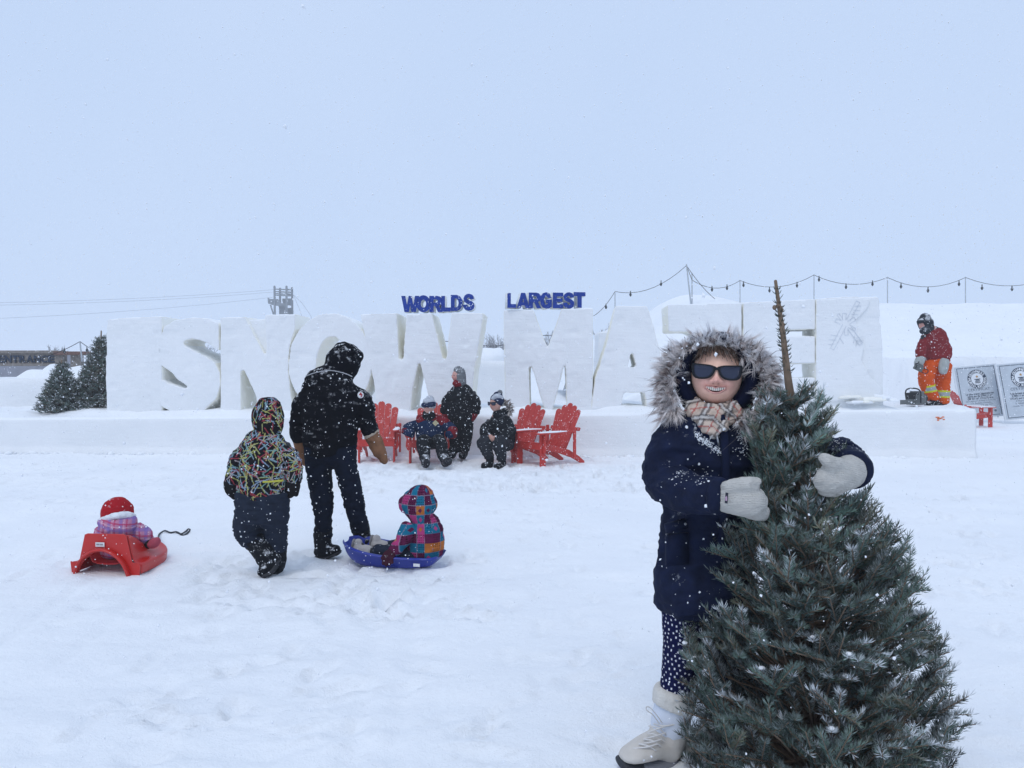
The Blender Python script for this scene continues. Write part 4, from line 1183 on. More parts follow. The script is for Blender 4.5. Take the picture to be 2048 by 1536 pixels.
def glasses(ps, fr, scale=1.0, z=.11, dark=(.012, .014, .022), frame=(.02, .022, .026)):
    if 'lens' not in M:
        M['lens'] = mat('dark_lens', (.020, .026, .055), .05, 0, spec=.45); M['specs'] = mat('black_frame', (.006, .007, .010), .35, .05, spec=.25)
    c, f, r, u, w, d, h = fr; R = basis(fr)
    root = None
    g = empty_child = None
    fm = MB()
    def lens_pts(sg, grow):
        # soft cat-eye outline
        pts = [(.07, .09), (.28, .135), (.60, .150), (.90, .155), (.93, .05), (.89, -.12), (.76, -.215), (.44, -.225), (.22, -.16), (.10, -.02)]
        P = np.array(pts) * scale * (1, 1.18); cc = P.mean(0); P = cc + (P - cc) * grow
        P = catmull(np.vstack([P, P[:1]]), 3)[:-1]
        return [(sg * a, b) for a, b in P]
    def pt(a, b, off): 
        yy = 1.15 + .02 - .50 * a * a * .55
        return on_face(fr, a, yy, z + b) + f * off
    for sg in (-1, 1):
        o_, i_ = lens_pts(sg, 1.10), lens_pts(sg, .86); m = len(o_)
        V = [pt(a, b, .004) for a, b in o_] + [pt(a, b, .004) for a, b in i_] + [pt(a, b, -.003) for a, b in o_] + [pt(a, b, -.003) for a, b in i_]
        F = []
        for k in range(m):
            k2 = (k + 1) % m
            F += [(k, k2, m + k2, m + k), (2 * m + k, 3 * m + k, 3 * m + k2, 2 * m + k2), (k, 2 * m + k, 2 * m + k2, k2), (m + k, m + k2, 3 * m + k2, 3 * m + k)]
        fm.add(V, F)
        fm.beam(pt(sg * .9 * scale, .11 * scale, 0), on_face(fr, sg * 1.03, -.1, z + .06), .005, .010)
    fm.beam(pt(-.1, .06, .001), pt(.1, .06, .001), .007, .010)
    fo = fm.build('sunglasses', M['specs'], ps.e)
    for sg in (-1, 1):
        i_ = lens_pts(sg, .90); m = len(i_)
        V = [pt(a, b, .0015) for a, b in i_] + [pt(a, b, -.0005) for a, b in i_]
        me = MB().add(V, [tuple(range(m)), tuple(range(2 * m - 1, m - 1, -1))] + [(k, k + m, (k + 1) % m + m, (k + 1) % m) for k in range(m)]).mesh()
        set_co(me, mesh_co(me) - np.array(ps.e.location)); link('lens', me, M['lens'], fo, local=True)
    return fo
def eyes(ps, fr):
    if 'eye' not in M: M['eye'] = mat('dark_eye', (.03, .02, .02), .2, 0, spec=.6)
    mb = MB()
    for sg in (-1, 1):
        MB().ell(on_face(fr, sg * .40, .93, .08), (.013, .007, .006), basis(fr), 10, 8).build('eye', M['eye'], ps.e, True)
def ruff(ps, name, path, rad, n, length, cols, m, curl=.35, seed=1, width=.0016, out=None, snowtop=0.0, clumps=0, outw=.55):
    """a fur trim: thousands of fine curved hairs, in locks, growing out of a soft roll"""
    rg = np.random.default_rng(seed)
    C = catmull(np.array(path), 10); k = len(C)
    T = np.gradient(C, axis=0); T /= np.linalg.norm(T, axis=1)[:, None]
    cen = C.mean(0) if out is None else np.asarray(out)
    nc = clumps or n
    lock = rg.integers(0, nc, n) if clumps else np.arange(n)
    i = rg.uniform(0, k - 1.01, nc)[lock] + (rg.normal(0, .16, n) if clumps else 0); i = np.clip(i, 0, k - 1.01)
    i0 = i.astype(int); f = (i - i0)[:, None]
    P = C[i0] * (1 - f) + C[i0 + 1] * f; t = T[i0]
    rd = np.interp(i / (k - 1), np.linspace(0, 1, len(rad)), rad)[:, None]
    o = P - cen; o -= t * np.sum(o * t, 1)[:, None]; o /= np.linalg.norm(o, axis=1)[:, None] + 1e-9
    b = np.cross(t, o)
    a = (rg.uniform(0, 2 * PI, nc)[lock] + (rg.normal(0, .16, n) if clumps else 0))[:, None]
    d = o * np.cos(a) + b * np.sin(a)
    P = P + d * rd * .8
    nd = d * .8 + o * outw + t * rg.normal(0, .55, (nc, 1))[lock] + rg.normal(0, .35, (nc, 3))[lock] + rg.normal(0, .10, (n, 3)); nd /= np.linalg.norm(nd, axis=1)[:, None]
    L = (length * rg.uniform(.5, 1.35, nc)[lock] * rg.uniform(.8, 1.15, n))[:, None]
    bend = rg.normal(0, curl, (nc, 3))[lock] + rg.normal(0, .12, (n, 3)) + np.array([0, 0, -.38])
    mid = P + nd * L * .5 + bend * L * .12; tip = P + nd * L * .92 + bend * L * .50
    w = np.cross(nd, rg.normal(0, 1, (n, 3))); w /= np.linalg.norm(w, axis=1)[:, None]; w *= width * rg.uniform(.6, 1.3, (n, 1))
    V = np.stack([P + w * 1.2, P - w * 1.2, mid + w, mid - w, tip], 1)
    F = np.array([[0, 1, 3], [0, 3, 2], [2, 3, 4]])
    F = (np.arange(n) * 5)[:, None, None] + F[None]
    cols = np.array(cols); ci = rg.integers(0, len(cols), nc)[lock]
    c0 = cols[ci] * rg.uniform(.8, 1.2, (n, 1))
    cc = np.stack([c0 * .5, c0 * .5, c0, c0, c0 * .6 + np.array([.50, .48, .48]) * .45], 1)
    if snowtop:
        s_ = (np.clip(nd[:, 2] + .15, 0, 1) * snowtop * (rg.uniform(0, 1, nc)[lock] > .45))[:, None, None] * np.array([.3, .3, .8, .8, 1])[None, :, None]
        cc = cc * (1 - s_) + np.array([.8, .81, .84]) * s_
    me = np_mesh(name, V.reshape(-1, 3), F.reshape(-1, 3)); paint(me, cc.reshape(-1, 3))
    return link(name, me, m, ps.e)
M['fur'] = mat('fur', (.2, .17, .15), .7, 0, attr=True, spec=.2)

# ------------------------------------------------------------------ prints
def strokes_print(ground, inks, n, L, w, seed):
    """short straight coloured strokes, thrown in threes like bundled sticks, on a dark cloth"""
    def f(co, no):
        rg = np.random.default_rng(seed)
        c = np.repeat(np.array(ground)[None], len(co), 0)
        bm_min, bm_max = co.min(0), co.max(0)
        from mathutils.kdtree import KDTree
        kd = KDTree(len(co))
        for i, v in enumerate(co): kd.insert(v, i)
        kd.balance()
        for k in range(n):
            i = rg.integers(0, len(co)); p = co[i]; nn = no[i]
            a = nrm(np.cross(nn, (0, 0, 1)) + 1e-5); b = np.cross(nn, a)
            ang = rg.choice([0.05, 1.15, -1.05, 1.5, .55, -.5]) + rg.normal(0, .12)
            d = a * math.cos(ang) + b * math.sin(ang)
            ink = inks[rg.integers(0, len(inks))]
            ids = np.array([j for _, j, _ in kd.find_range(p, L)], int)
            if not len(ids): continue
            q = co[ids] - p
            s = q @ d; perp = np.linalg.norm(q - np.outer(s, d) - np.outer(q @ nn, nn), axis=1)
            hit = (np.abs(s) < L * .5) & (perp < w) & (np.abs(q @ nn) < .04)
            c[ids[hit]] = np.array(ink)
        return c
    return f
def patch_print(cols, cell, seed, origin=(0, 0, 0), lines=(.35, .25, .3)):
    """a patchwork of squares, some plain, some spotted"""
    def f(co, no):
        q = (co - np.asarray(origin))
        ang = np.arctan2(q[:, 1], q[:, 0]); rad = .16
        u = ang * rad / cell + 10; v = q[:, 2] / cell + 10
        iu, iv = np.floor(u).astype(np.int64), np.floor(v).astype(np.int64)
        hs = ((_hash(iu, iv, np.full_like(iu, seed)) + 1) / 2)
        cols_ = np.array(cols); idx = np.minimum((hs * len(cols_)).astype(int), len(cols_) - 1)
        c = cols_[idx]
        fu, fv = u - iu, v - iv
        h2 = (_hash(iu, iv, np.full_like(iu, seed + 7)) + 1) / 2
        dots = (np.hypot((fu * 4) % 1 - .5, (fv * 4) % 1 - .5) < .24) & (h2 > .45)
        star = (np.abs(fu - .5) + np.abs(fv - .5) < .26) & (h2 < .2)
        c = np.where(dots[:, None], c * .22, c); c = np.where(star[:, None], cols_[(idx + 2) % len(cols_)], c)
        ed = (fu < .045) | (fv < .045)
        return np.where(ed[:, None], np.array(lines), c)
    return f
def plaid_print(ground, bands, fu, fv):
    """crossing woven bands; fu/fv give cloth coordinates from points"""
    def f(co, no):
        u, v = fu(co), fv(co)
        c = np.repeat(np.array(ground, float)[None], len(co), 0)
        for per, ph, wd, col, al, ax in bands:
            t = ((u if ax == 0 else v) / per + ph) % 1
            m = (np.abs(t - .5) < wd / 2)[:, None] * al
            c = c * (1 - m) + np.array(col) * m
        return c
    return f
# ------------------------------------------------------------------ the person in the navy parka hugging the fir tree
wm = Person(2.95, 1390, 'smiling person in navy parka with grey fur hood and sunglasses hugging the fir', z=0.0)
M['navy'] = fabric('navy_parka', (.0058, .0105, .034), .22, .08, .8, .4, vary=.35, bscale=90, spec=.16, snowscale=14)
M['dots'] = fabric('dotted_leggings', (.01, .012, .06), 0, 0, .8, .25, attr=True, vary=.12, bscale=120)
M['mitten'] = fabric('cream_knit', (.55, .53, .49), 0, .02, .95, .8, vary=.10, bscale=220)
_n, _l = M['mitten'].node_tree.nodes, M['mitten'].node_tree.links      # fine knitted ribs
_w = _n.new('ShaderNodeTexWave'); _w.bands_direction = 'Z'; _w.inputs['Scale'].default_value = 55; _w.inputs['Distortion'].default_value = 3.5; _w.inputs['Detail'].default_value = 2
_l.new(_n['Texture Coordinate'].outputs['Object'], _w.inputs['Vector'])
_b = [q for q in _n if q.type == 'BUMP'][0]; _b2 = _n.new('ShaderNodeBump'); _b2.inputs['Strength'].default_value = .5; _b2.inputs['Distance'].default_value = .004
_l.new(_w.outputs['Fac'], _b2.inputs['Height']); _l.new(_b.outputs[0], _b2.inputs['Normal']); _l.new(_b2.outputs[0], _n['Principled BSDF'].inputs['Normal'])
M['shearling'] = fabric('cream_shearling', (.68, .65, .60), 0, 0, .95, .9, vary=.10, bscale=150)
M['suede'] = fabric('cream_suede', (.60, .56, .51), 0, .04, .9, .25, vary=.08, bscale=70)
M['boot_cloth'] = fabric('pale_nylon', (.62, .66, .74), 0, 0, .5, .15, vary=.05, spec=.4)
M['sole'] = mat('grey_rubber', (.20, .21, .24), .7, .1, 20, .2, 50)
M['sole_dark'] = mat('dark_rubber', (.03, .033, .04), .6, .1, 20, .2, 50)
M['lace'] = mat('cream_lace', (.66, .64, .62), .85, .05)
M['teeth'] = mat('teeth', (.74, .68, .59), .3, .05, spec=.4)
M['hair_brown'] = mat('brown_hair', (.075, .045, .03), .55, .3, 80, attr=False, spec=.4)
fwd = nrm(np.array([-.80, -2.95, .06])); hc = W(1433, 752, 2.93)
head = face_mesh(hc, fwd, (.06, 0, 1), w=.094, d=.098, hgt=.114, skin=(.92, .57, .43), redc=(.88, .40, .35), smile=True, fine=1.6)
body, fr = make_body(wm, [
    [(1428, 1180, 0, 70, 55), (1425, 1060, 0, 62, 50), (1430, 930, 0, 74, 55), (1432, 850, 0, 66, 45), (1434, 815, 0, 32), (1434, 780, -.0, 30)],
    [(1368, 850, 0, 26), (1325, 955, -.06, 22), (1440, 995, -.32, 17), (1490, 998, -.37, 15)], [(1500, 850, 0, 26), (1668, 905, .02, 20), (1700, 940, -.25, 16), (1668, 950, -.37, 16)],
    [(1392, 1160, 0, 42), (1368, 1290, 0, 30), (1352, 1420, 0, 24), (1340, 1500, 0, 20), (1280, 1515, -.06, 16)],
    [(1462, 1160, .05, 42), (1466, 1290, .07, 30), (1468, 1420, .10, 24), (1468, 1490, .12, 20), (1440, 1500, .02, 16)]], head, voxel=.0045)
Rh = basis(fr)
th = MB()
for k in range(10):
    a = (k - 4.5) / 4.5 * .33
    yy = 1.005 - .75 * a * a
    th.box(on_face(fr, a, yy, -.437 + .42 * a * a), (.0060 if 2 < k < 7 else .0052, .004, .0125 * (1 - .62 * (a / .36) ** 2)), Rh @ rotz(-a * .9), .92)
th.build('teeth', M['teeth'], wm.e)
lipm = mat('lips', (.70, .34, .29), .4, .1, 60, .1, 150, spec=.45)
wm.solid('lips', MB().tube([on_face(fr, a, 1.02 - .62 * a * a, -.352 - .05 * math.exp(-(a / .07) ** 2)) for a in np.linspace(-.40, .40, 9)], [(.0014 + .0012 * (1 - abs(t)), .002) for t in np.linspace(-1, 1, 9)], 8, tuple(fr[1]), 2)
    .tube([on_face(fr, a, 1.03 - .62 * a * a, -.565 + 1.12 * a * a) for a in np.linspace(-.40, .40, 9)], [(.0014 + .0022 * (1 - abs(t)), .003) for t in np.linspace(-1, 1, 9)], 8, tuple(fr[1]), 2), lipm)
glasses(wm, fr, 1.0, z=.16)
# fringe swept across the brow
rg = np.random.default_rng(4); V = []; 
for k in range(170):
    a = rg.uniform(-.85, .9); s0 = on_face(fr, a * .6 + .1, .55, 1.02) ; 
    e_ = on_face(fr, a, 1.0 - .42 * a * a, .72 - .45 * abs(a) ** 3 + rg.normal(0, .09)); m_ = (s0 + e_) / 2 + fr[1] * .030
    w_ = nrm(rg.normal(0, 1, 3)) * .0011
    P = catmull(np.array([s0, m_, e_]), 3)
    for a_, b_ in zip(P[:-1], P[1:]): V.append([a_ + w_, a_ - w_, b_ - w_, b_ + w_])
V = np.array(V).reshape(-1, 3); link('hair', np_mesh('hair', V, np.arange(len(V)).reshape(-1, 4)), M['hair_brown'], wm.e)
# parka
def cuffs(mb): pass
jk = wm.wear('parka', [
    [(1402, 1212, 0, 92, 78), (1404, 1150, 0, 94, 80), (1410, 1060, 0, 86, 72), (1422, 960, 0, 90, 74), (1428, 890, 0, 96, 74), (1432, 848, .01, 84, 64), (1434, 818, .02, 56, 50)],
    [(1372, 858, .01, 44), (1340, 905, -.02, 45), (1328, 958, -.07, 42), (1372, 986, -.20, 39), (1436, 992, -.33, 33)],
    [(1492, 858, .01, 44), (1565, 882, .06, 42), (1645, 900, .05, 38), (1688, 916, -.08, 36), (1702, 938, -.24, 34)]],
    M['navy'], voxel=.0085, it=5, wr=.013, wf=(7, 7, 17))
# open hood framing the face
def hood_shell(outer, voxel=.008):
    mb = MB(); c = fr[0]; f, r, u = fr[1], fr[2], fr[3]
    P = []; 
    for i, t in enumerate(np.linspace(-2.35, 2.35, 22)):
        P.append(c + r * math.sin(t) * .128 + u * (math.cos(t) * .135 + .002) - f * .01)
    mb.tube(P, [(.036, .075)] * len(P), 12, tuple(f), 2)
    mb.ell(c - f * .085 - u * .005, (.130, .085, .150), Rh, 24, 16)
    mb.ell(c - f * .03 - u * .165, (.13, .10, .055), Rh, 20, 12)
    return mb
me = remesh(hood_shell(1).mesh(), .008, 5); set_co(me, mesh_co(me) + mesh_no(me) * (.004 * fbm(mesh_co(me) * 14, 3))[:, None])
M['navy_in'] = fabric('navy_hood', (.0055, .008, .024), 0, .03, .8, .3); link('hood', me, M['navy_in'], wm.e)
# placket, zip pull, pocket flap, snow-flecked seam, cuffs
sd = MB()
pl = [(1441, 832), (1448, 870), (1452, 930), (1450, 1010), (1440, 1110), (1432, 1200)]
wm.solid('placket', MB().tube([wm.p((x, y, -.158 + .012 * abs(i - 2))) for i, (x, y) in enumerate(pl)], [(.016, .008)] * len(pl), 10, (0, 1, 0), 5), M['navy'])
wm.solid('pocket_flap', MB().box(wm.p((1352, 1052, -.150)), (.085, .022, .034), rotz(.35) @ roty(-.18)), M['navy'])
wm.solid('pocket', MB().box(wm.p((1354, 1098, -.148)), (.092, .016, .115), rotz(.35)), M['navy'])
M['metal'] = mat('grey_metal', (.3, .31, .33), .35, .1, metal=.8)
wm.solid('snap', MB().ell(wm.p((1391, 857, -.150)), (.006, .004, .006)), M['metal'])
wm.solid('snap', MB().ell(wm.p((1371, 1048, -.170)), (.005, .004, .005)), M['metal'])
wm.solid('zip_pull', MB().beam(wm.p((1434, 872, -.172)), wm.p((1438, 892, -.176)), .004, .006), M['metal'])
wm.wear('cuff', [[(1428, 991, -.325, 35), (1442, 993, -.338, 36)]], M['navy'], .008, 2, .003)
wm.wear('cuff', [[(1700, 932, -.21, 37), (1705, 941, -.255, 38)]], M['navy'], .008, 2, .003)
# snow lying along the jacket's folds
rgs = np.random.default_rng(14); sc = MB()
bv = BVHTree.FromPolygons([tuple(v.co) for v in jk.data.vertices], [tuple(p.vertices) for p in jk.data.polygons])
for (x0, y0, x1, y1, n, sp) in ((1392, 868, 1416, 888, 170, 4), (1414, 886, 1442, 906, 130, 4), (1478, 868, 1492, 884, 110, 6), (1478, 900, 1490, 902, 40, 6), (1366, 806, 1390, 826, 120, 6), (1382, 826, 1440, 872, 60, 3), (1486, 806, 1456, 856, 60, 4), (1340, 952, 1420, 956, 40, 12), (1560, 862, 1700, 892, 120, 7), (1390, 930, 1500, 1020, 20, 25)):
    for k in range(n):
        t = rgs.uniform(); px, py = x0 + (x1 - x0) * t + rgs.normal(0, sp), y0 + (y1 - y0) * t + rgs.normal(0, sp)
        o_ = np.array([0, 0, CAM_H]); d_ = nrm(ray(px, py))
        h_, n_, _, _ = bv.ray_cast(Vector(o_ - np.array(wm.e.location)), Vector(d_))
        if h_ is None: continue
        s_ = rgs.uniform(.0008, .0024)
        sc.ell(np.array(h_) + np.array(wm.e.location), (s_ * 1.3, s_, s_ * .8), None, 6, 4)
o = sc.build('settled_snow', M['drift'], wm.e, True); o['kind'] = 'stuff'
# fur ruff: a horseshoe around the hood's edge
c, f, r, u = fr[:4]
def ringp(x, z, y=.03): return c + r * x + u * z + f * (y + .012)
path = [ringp(-.100, -.170, .07), ringp(-.160, -.122, .055), ringp(-.182, -.035, .035), ringp(-.160, .048, .025), ringp(-.098, .102, .025), ringp(0, .122, .025), ringp(.098, .102, .025), ringp(.160, .048, .025), ringp(.180, -.035, .03), ringp(.168, -.110, .04), ringp(.138, -.160, .05)]
rad = [.018, .026, .028, .026, .023, .022, .023, .026, .028, .026, .018]
mb = MB().tube(path, [(q * .8, q) for q in rad], 10, tuple(f), 4)
M['fur_core'] = mat('fur_underwool', (.16, .135, .125), .95, .3, 60, .8, 120)
wm.solid('fur_roll', mb, M['fur_core'])
ruff(wm, 'fur_trim', path, rad, 36000, .044, [(.74, .67, .63), (.86, .80, .77), (.52, .43, .40), (.92, .89, .88), (.26, .19, .17), (.78, .72, .69)], M['fur'], .6, 3, .0008, out=c - u * .02, snowtop=.9, clumps=1500, outw=.95)
ruff(wm, 'guard_hairs', path, rad, 260, .085, [(.05, .04, .04), (.10, .08, .08)], M['fur'], .4, 5, .0009, out=c - u * .02)['kind'] = 'stuff'
# tartan scarf at the throat
sx = lambda co: (co @ r) * .9 + (co @ u) * .35; sz = lambda co: (co @ u) * .9 - (co @ r) * .35
M['scarf'] = fabric('tartan_scarf', (.5, .4, .3), 0, .05, .9, .3, attr=True, vary=.10, bscale=160)
tart = plaid_print((.56, .45, .37), [(.072, .0, .34, (.06, .055, .06), .72, 0), (.072, .0, .12, (.62, .58, .54), .9, 0), (.072, .5, .06, (.40, .06, .05), .8, 0), (.066, .1, .34, (.06, .055, .06), .68, 1), (.066, .1, .12, (.62, .58, .54), .9, 1), (.066, .55, .05, (.40, .06, .05), .75, 1)], lambda co: sx(co) + .008 * vn(co * 20), lambda co: sz(co) + .010 * vn(co * 16 + 9) + .6 * np.abs(co @ r - c @ r))
wm.wear('scarf', [[(1378, 806, .01, 18, 22), (1400, 826, -.07, 20, 20), (1432, 834, -.105, 22, 18), (1464, 824, -.085, 20, 20), (1486, 802, .0, 18, 22)],
                  [(1408, 822, -.095, 26, 16), (1428, 845, -.130, 27, 16), (1440, 866, -.145, 17, 12)], [(1396, 812, -.06, 11, 13), (1436, 816, -.10, 10, 12), (1476, 804, -.06, 11, 13)]], M['scarf'], .0045, 2, .013, (15, 15, 30), tart)
# mittens
def mitt(name, tl, extra=None):
    return wm.wear(name, tl, M['mitten'], .0055, 4, .0042, (16, 16, 26))
m1 = mitt('mitten', [[(1438, 992, -.34, 28, 23), (1468, 996, -.37, 29, 22), (1502, 1002, -.39, 28, 21), (1518, 1008, -.38, 20, 15)], [(1456, 976, -.38, 14), (1490, 969, -.405, 14), (1514, 967, -.415, 11)], [(1500, 1022, -.36, 16), (1526, 1026, -.35, 14)]])
m2 = mitt('mitten', [[(1703, 942, -.26, 30, 26), (1684, 950, -.34, 30, 24), (1660, 957, -.39, 27, 21), (1642, 962, -.41, 19, 15)], [(1682, 936, -.37, 16), (1658, 924, -.42, 13), (1646, 916, -.43, 9)], [(1668, 976, -.36, 16), (1648, 978, -.38, 13)]])
M['tag'] = mat('dark_tag', (.02, .022, .035), .6, .05); M['tag_print'] = mat('tag_print', (.45, .30, .40), .6, .1)
tg = wm.p((1453, 996, -.413)); tgR = rotz(-.75)
t_ = wm.solid('brand_tag', MB().box(tg, (.0095, .002, .036), tgR @ roty(.08)), M['tag'], False)
me = MB().add([tg + tgR @ np.array(q) for q in ((-.0035, -.0018, -.009), (.0035, -.0018, -.009), (.0035, -.0018, .004), (.001, -.0018, .008), (-.001, -.0018, .003), (-.0035, -.0018, .006))], [(0, 1, 2, 3, 4, 5)]).mesh()
set_co(me, mesh_co(me) - np.array(wm.e.location)); link('tag_emblem', me, M['tag_print'], t_, local=True)
# dotted leggings
def dotprint(co, no):
    rg = np.random.default_rng(6); c_ = np.repeat(np.array([[.006, .008, .045]]), len(co), 0)
    pts = []
    order = rg.permutation(len(co))
    cell = {}
    for i in order:
        p = co[i]; k = tuple(np.floor(p / .0165).astype(int)); ok = True
        for dx in (-1, 0, 1):
            for dy in (-1, 0, 1):
                for dz in (-1, 0, 1):
                    for q in cell.get((k[0] + dx, k[1] + dy, k[2] + dz), ()):
                        if np.sum((q - p) ** 2) < .0165 ** 2: ok = False; break
        if ok: cell.setdefault(k, []).append(p); pts.append(p)
    from mathutils.kdtree import KDTree
    kd = KDTree(len(pts))
    for i, q in enumerate(pts): kd.insert(q, i)
    kd.balance()
    d = np.array([kd.find(v)[2] for v in co])
    return np.where((d < .0034)[:, None], np.array([.72, .72, .78]), c_)
wm.wear('leggings', [[(1385, 1150, .0, 52, 46), (1372, 1210, 0, 48, 44), (1368, 1280, 0, 42, 40), (1362, 1340, 0, 38, 36), (1354, 1398, 0, 38, 34)]], M['dots'], .0026, 4, .003, (8, 8, 22), dotprint)
wm.wear('leggings', [[(1455, 1150, .06, 52, 46), (1462, 1280, .09, 42, 40), (1466, 1390, .11, 36, 34)]], M['navy'], .012, 3, .003)
# boots: pale shaft, shearling cuff, suede foot, laces, rubber sole
def boot(dx, dy, dz, full=True):
    q = lambda x, y, z, *rr: (x + dx, y + dy, z + dz, *rr)
    b = wm.wear('boot', [[q(1350, 1400, 0, 37, 36), q(1343, 1440, 0, 38, 38), q(1336, 1472, 0, 38, 38), q(1330, 1500, -.0, 32, 34)], [q(1338, 1490, 0, 31, 35), q(1312, 1489, -.03, 27, 32), q(1284, 1500, -.07, 21, 32), q(1260, 1510, -.095, 14, 29), q(1250, 1514, -.105, 10, 22)]], M['suede'], .006, 4, .0012, (20, 20, 30))
    base = np.array(wm.e.location)
    def sub(name, mb, m, smooth=True):
        me = mb.mesh(name, smooth); set_co(me, mesh_co(me) - base); return link(name, me, m, b, local=True)
    P = lambda *a: wm.p(q(*a))
    me = remesh(wm.tubes([[q(1348, 1408, 0, 38.5, 37.5), q(1342, 1440, 0, 39.5, 39.5), q(1338, 1462, 0, 38, 39)]], cap=.2).mesh(), .007, 3); set_co(me, mesh_co(me) - base); link('shaft_panel', me, M['boot_cloth'], b, local=True)
    me = remesh(wm.tubes([[q(1350, 1378, 0, 41, 42), q(1349, 1388, 0, 43.5, 46), q(1348, 1408, 0, 43.5, 45), q(1347, 1412, 0, 41, 41)]], cap=.15).mesh(), .006, 2); co = mesh_co(me); set_co(me, co + mesh_no(me) * (.0022 * fbm(co * 90, 2) + .003 * fbm(co * 14, 2))[:, None] - base); link('shearling_cuff', me, M['shearling'], b, local=True)
    sub('sole', MB().tube([P(1352, 1519, .0), P(1320, 1520, -.03), P(1280, 1526, -.07), P(1244, 1530, -.10)], [(.020, .062), (.017, .058), (.016, .062), (.013, .040)], 14, (.45, .9, 0), 4), M['sole'])
    sub('toe_cap', MB().tube([P(1272, 1524, -.075), P(1244, 1527, -.105)], [(.019, .062), (.016, .042)], 14, (.45, .9, 0), 4), M['sole_dark'])
    if not full: return
    lp = [(1300, 1452), (1297, 1466), (1290, 1478), (1280, 1488), (1268, 1497)]
    for k in range(len(lp) - 1):
        (x0, y0), (x1, y1) = lp[k], lp[k + 1]
        z_ = -.045 - .012 * k
        sub('lace', MB().tube([P(x0 - 2, y0, z_ - .02), P(x0 + 17, y0 + 4, z_ - .036), P(x0 + 32, y1 + 4, z_ - .03)], [.0028] * 3, 6, (0, 1, 0), 3), M['lace'])
        sub('lace', MB().tube([P(x1 - 2, y1, z_ - .024), P(x0 + 14, y0 + 6, z_ - .040), P(x0 + 34, y0 + 0, z_ - .03)], [.0028] * 3, 6, (0, 1, 0), 3), M['lace'])
    sub('lace_loop', MB().tube([P(1318, 1447, -.075), P(1306, 1430, -.085), P(1293, 1420, -.085), P(1294, 1413, -.085), P(1303, 1418, -.085), P(1316, 1434, -.082), P(1324, 1446, -.075)], [.0022] * 7, 6, (0, 1, 0), 5), M['lace'])
    sub('ankle_strap', MB().tube([P(1308, 1448, -.055), P(1330, 1452, -.080), P(1360, 1446, -.06), P(1376, 1438, -.02)], [.0032] * 4, 6, (0, 1, 0), 4), M['lace'])
boot(0, 0, 0)
boot(118, -16, .12, False)
# ------------------------------------------------------------------ adult in black seen from behind
M['black_coat'] = fabric('black_coat', (.0045, .005, .008), .5, .08, .95, .45, vary=.3, bscale=80, snowscale=22, spec=.06)
M['jeans'] = fabric('dark_jeans', (.0055, .009, .020), .12, .05, .95, .4, vary=.4, bscale=120, spec=.08)
M['leather'] = fabric('tan_leather', (.20, .10, .055), .05, .05, .7, .35, vary=.25, bscale=60)
M['wool_cuff'] = fabric('pale_wool', (.40, .33, .26), 0, 0, .95, .8)
M['black_boot'] = fabric('black_boot', (.008, .009, .012), .5, .18, .6, .3, snowscale=18)
M['boot_sole'] = mat('boot_sole', (.025, .026, .03), .7, .2, 20, .3, 50, flecks=.2)
mn = Person(6.15, 665, 'tall adult in black hooded coat and dark jeans walking away beside the sled')
H = face_mesh(mn.p((696, 722, .06)), (.5, .8, -.5), (.2, .1, 1), .075, .09, .11)
make_body(mn, [[(662, 895, 0, 40, 28), (662, 850, 0, 42, 30), (668, 785, 0, 48, 30), (680, 752, .02, 20), (694, 728, .06, 18)],
    [(612, 790, 0, 16), (596, 850, .03, 13), (606, 905, .06, 10)], [(728, 790, 0, 16), (742, 845, .04, 13), (762, 905, .06, 9)],
    [(640, 915, 0, 24), (646, 1000, 0, 17), (648, 1075, 0, 12), (668, 1100, -.02, 8)], [(686, 915, 0, 24), (704, 1000, .04, 17), (722, 1060, .08, 12), (735, 1082, .06, 8)]], H, voxel=.014)
mn.wear('jeans', [[(638, 895, 0, 29, 34), (637, 930, 0, 24, 32), (643, 985, 0, 22, 26), (645, 1004, -.01, 22, 25), (647, 1040, 0, 18, 21), (647, 1072, 0, 18, 20)], [(686, 895, 0, 29, 34), (691, 930, 0, 23, 32), (703, 985, .02, 21, 26), (707, 1004, .03, 21, 25), (715, 1036, .05, 18, 21), (722, 1060, .07, 18, 20)], [(636, 900, 0, 30, 34), (664, 906, 0, 33, 34), (690, 900, 0, 30, 34)]], M['jeans'], .011, 3, .010, (7, 7, 24))
ck = mn.wear('coat', [
    [(662, 908, 0, 52, 40), (661, 880, 0, 54, 42), (660, 835, 0, 57, 43), (663, 798, 0, 62, 42), (668, 770, 0, 60, 38), (676, 752, .01, 40, 32), (684, 742, .02, 28, 28)],
    [(642, 784, 0, 18, 22), (610, 806, .01, 23, 25), (597, 848, .03, 18, 20), (601, 880, .05, 16, 18)],
    [(696, 784, 0, 18, 22), (724, 806, .02, 22, 24), (734, 842, .04, 18, 20), (742, 866, .05, 16, 18)]], M['black_coat'], .0115, 4, .010, (6, 6, 15))
mn.wear('hood', [[(672, 752, .0, 30, 26), (681, 736, .02, 34, 32), (688, 718, .03, 35, 34), (692, 708, .03, 31, 30)], [(690, 716, .03, 28, 30), (706, 712, .07, 22, 27), (714, 712, .09, 14, 24)]], M['black_coat'], .011, 5, .006, (10, 10, 12))
M['piping'] = mat('pale_piping', (.35, .36, .38), .8, .2)
mn.solid('back_seam', MB().tube([mn.p((x, y, -.168 - .012 * (1 - abs(x - 660) / 60))) for x, y in ((612, 752), (632, 745), (662, 741), (690, 747), (704, 753))], [.004] * 5, 6, (0, 1, 0), 4), M['piping'])
M['patch_red'] = mat('red_patch', (.35, .03, .03), .7, .1); M['patch_white'] = mat('white_patch', (.7, .7, .7), .7, .1)
bvc = BVHTree.FromPolygons([tuple(v.co) for v in ck.data.vertices], [tuple(p.vertices) for p in ck.data.polygons])
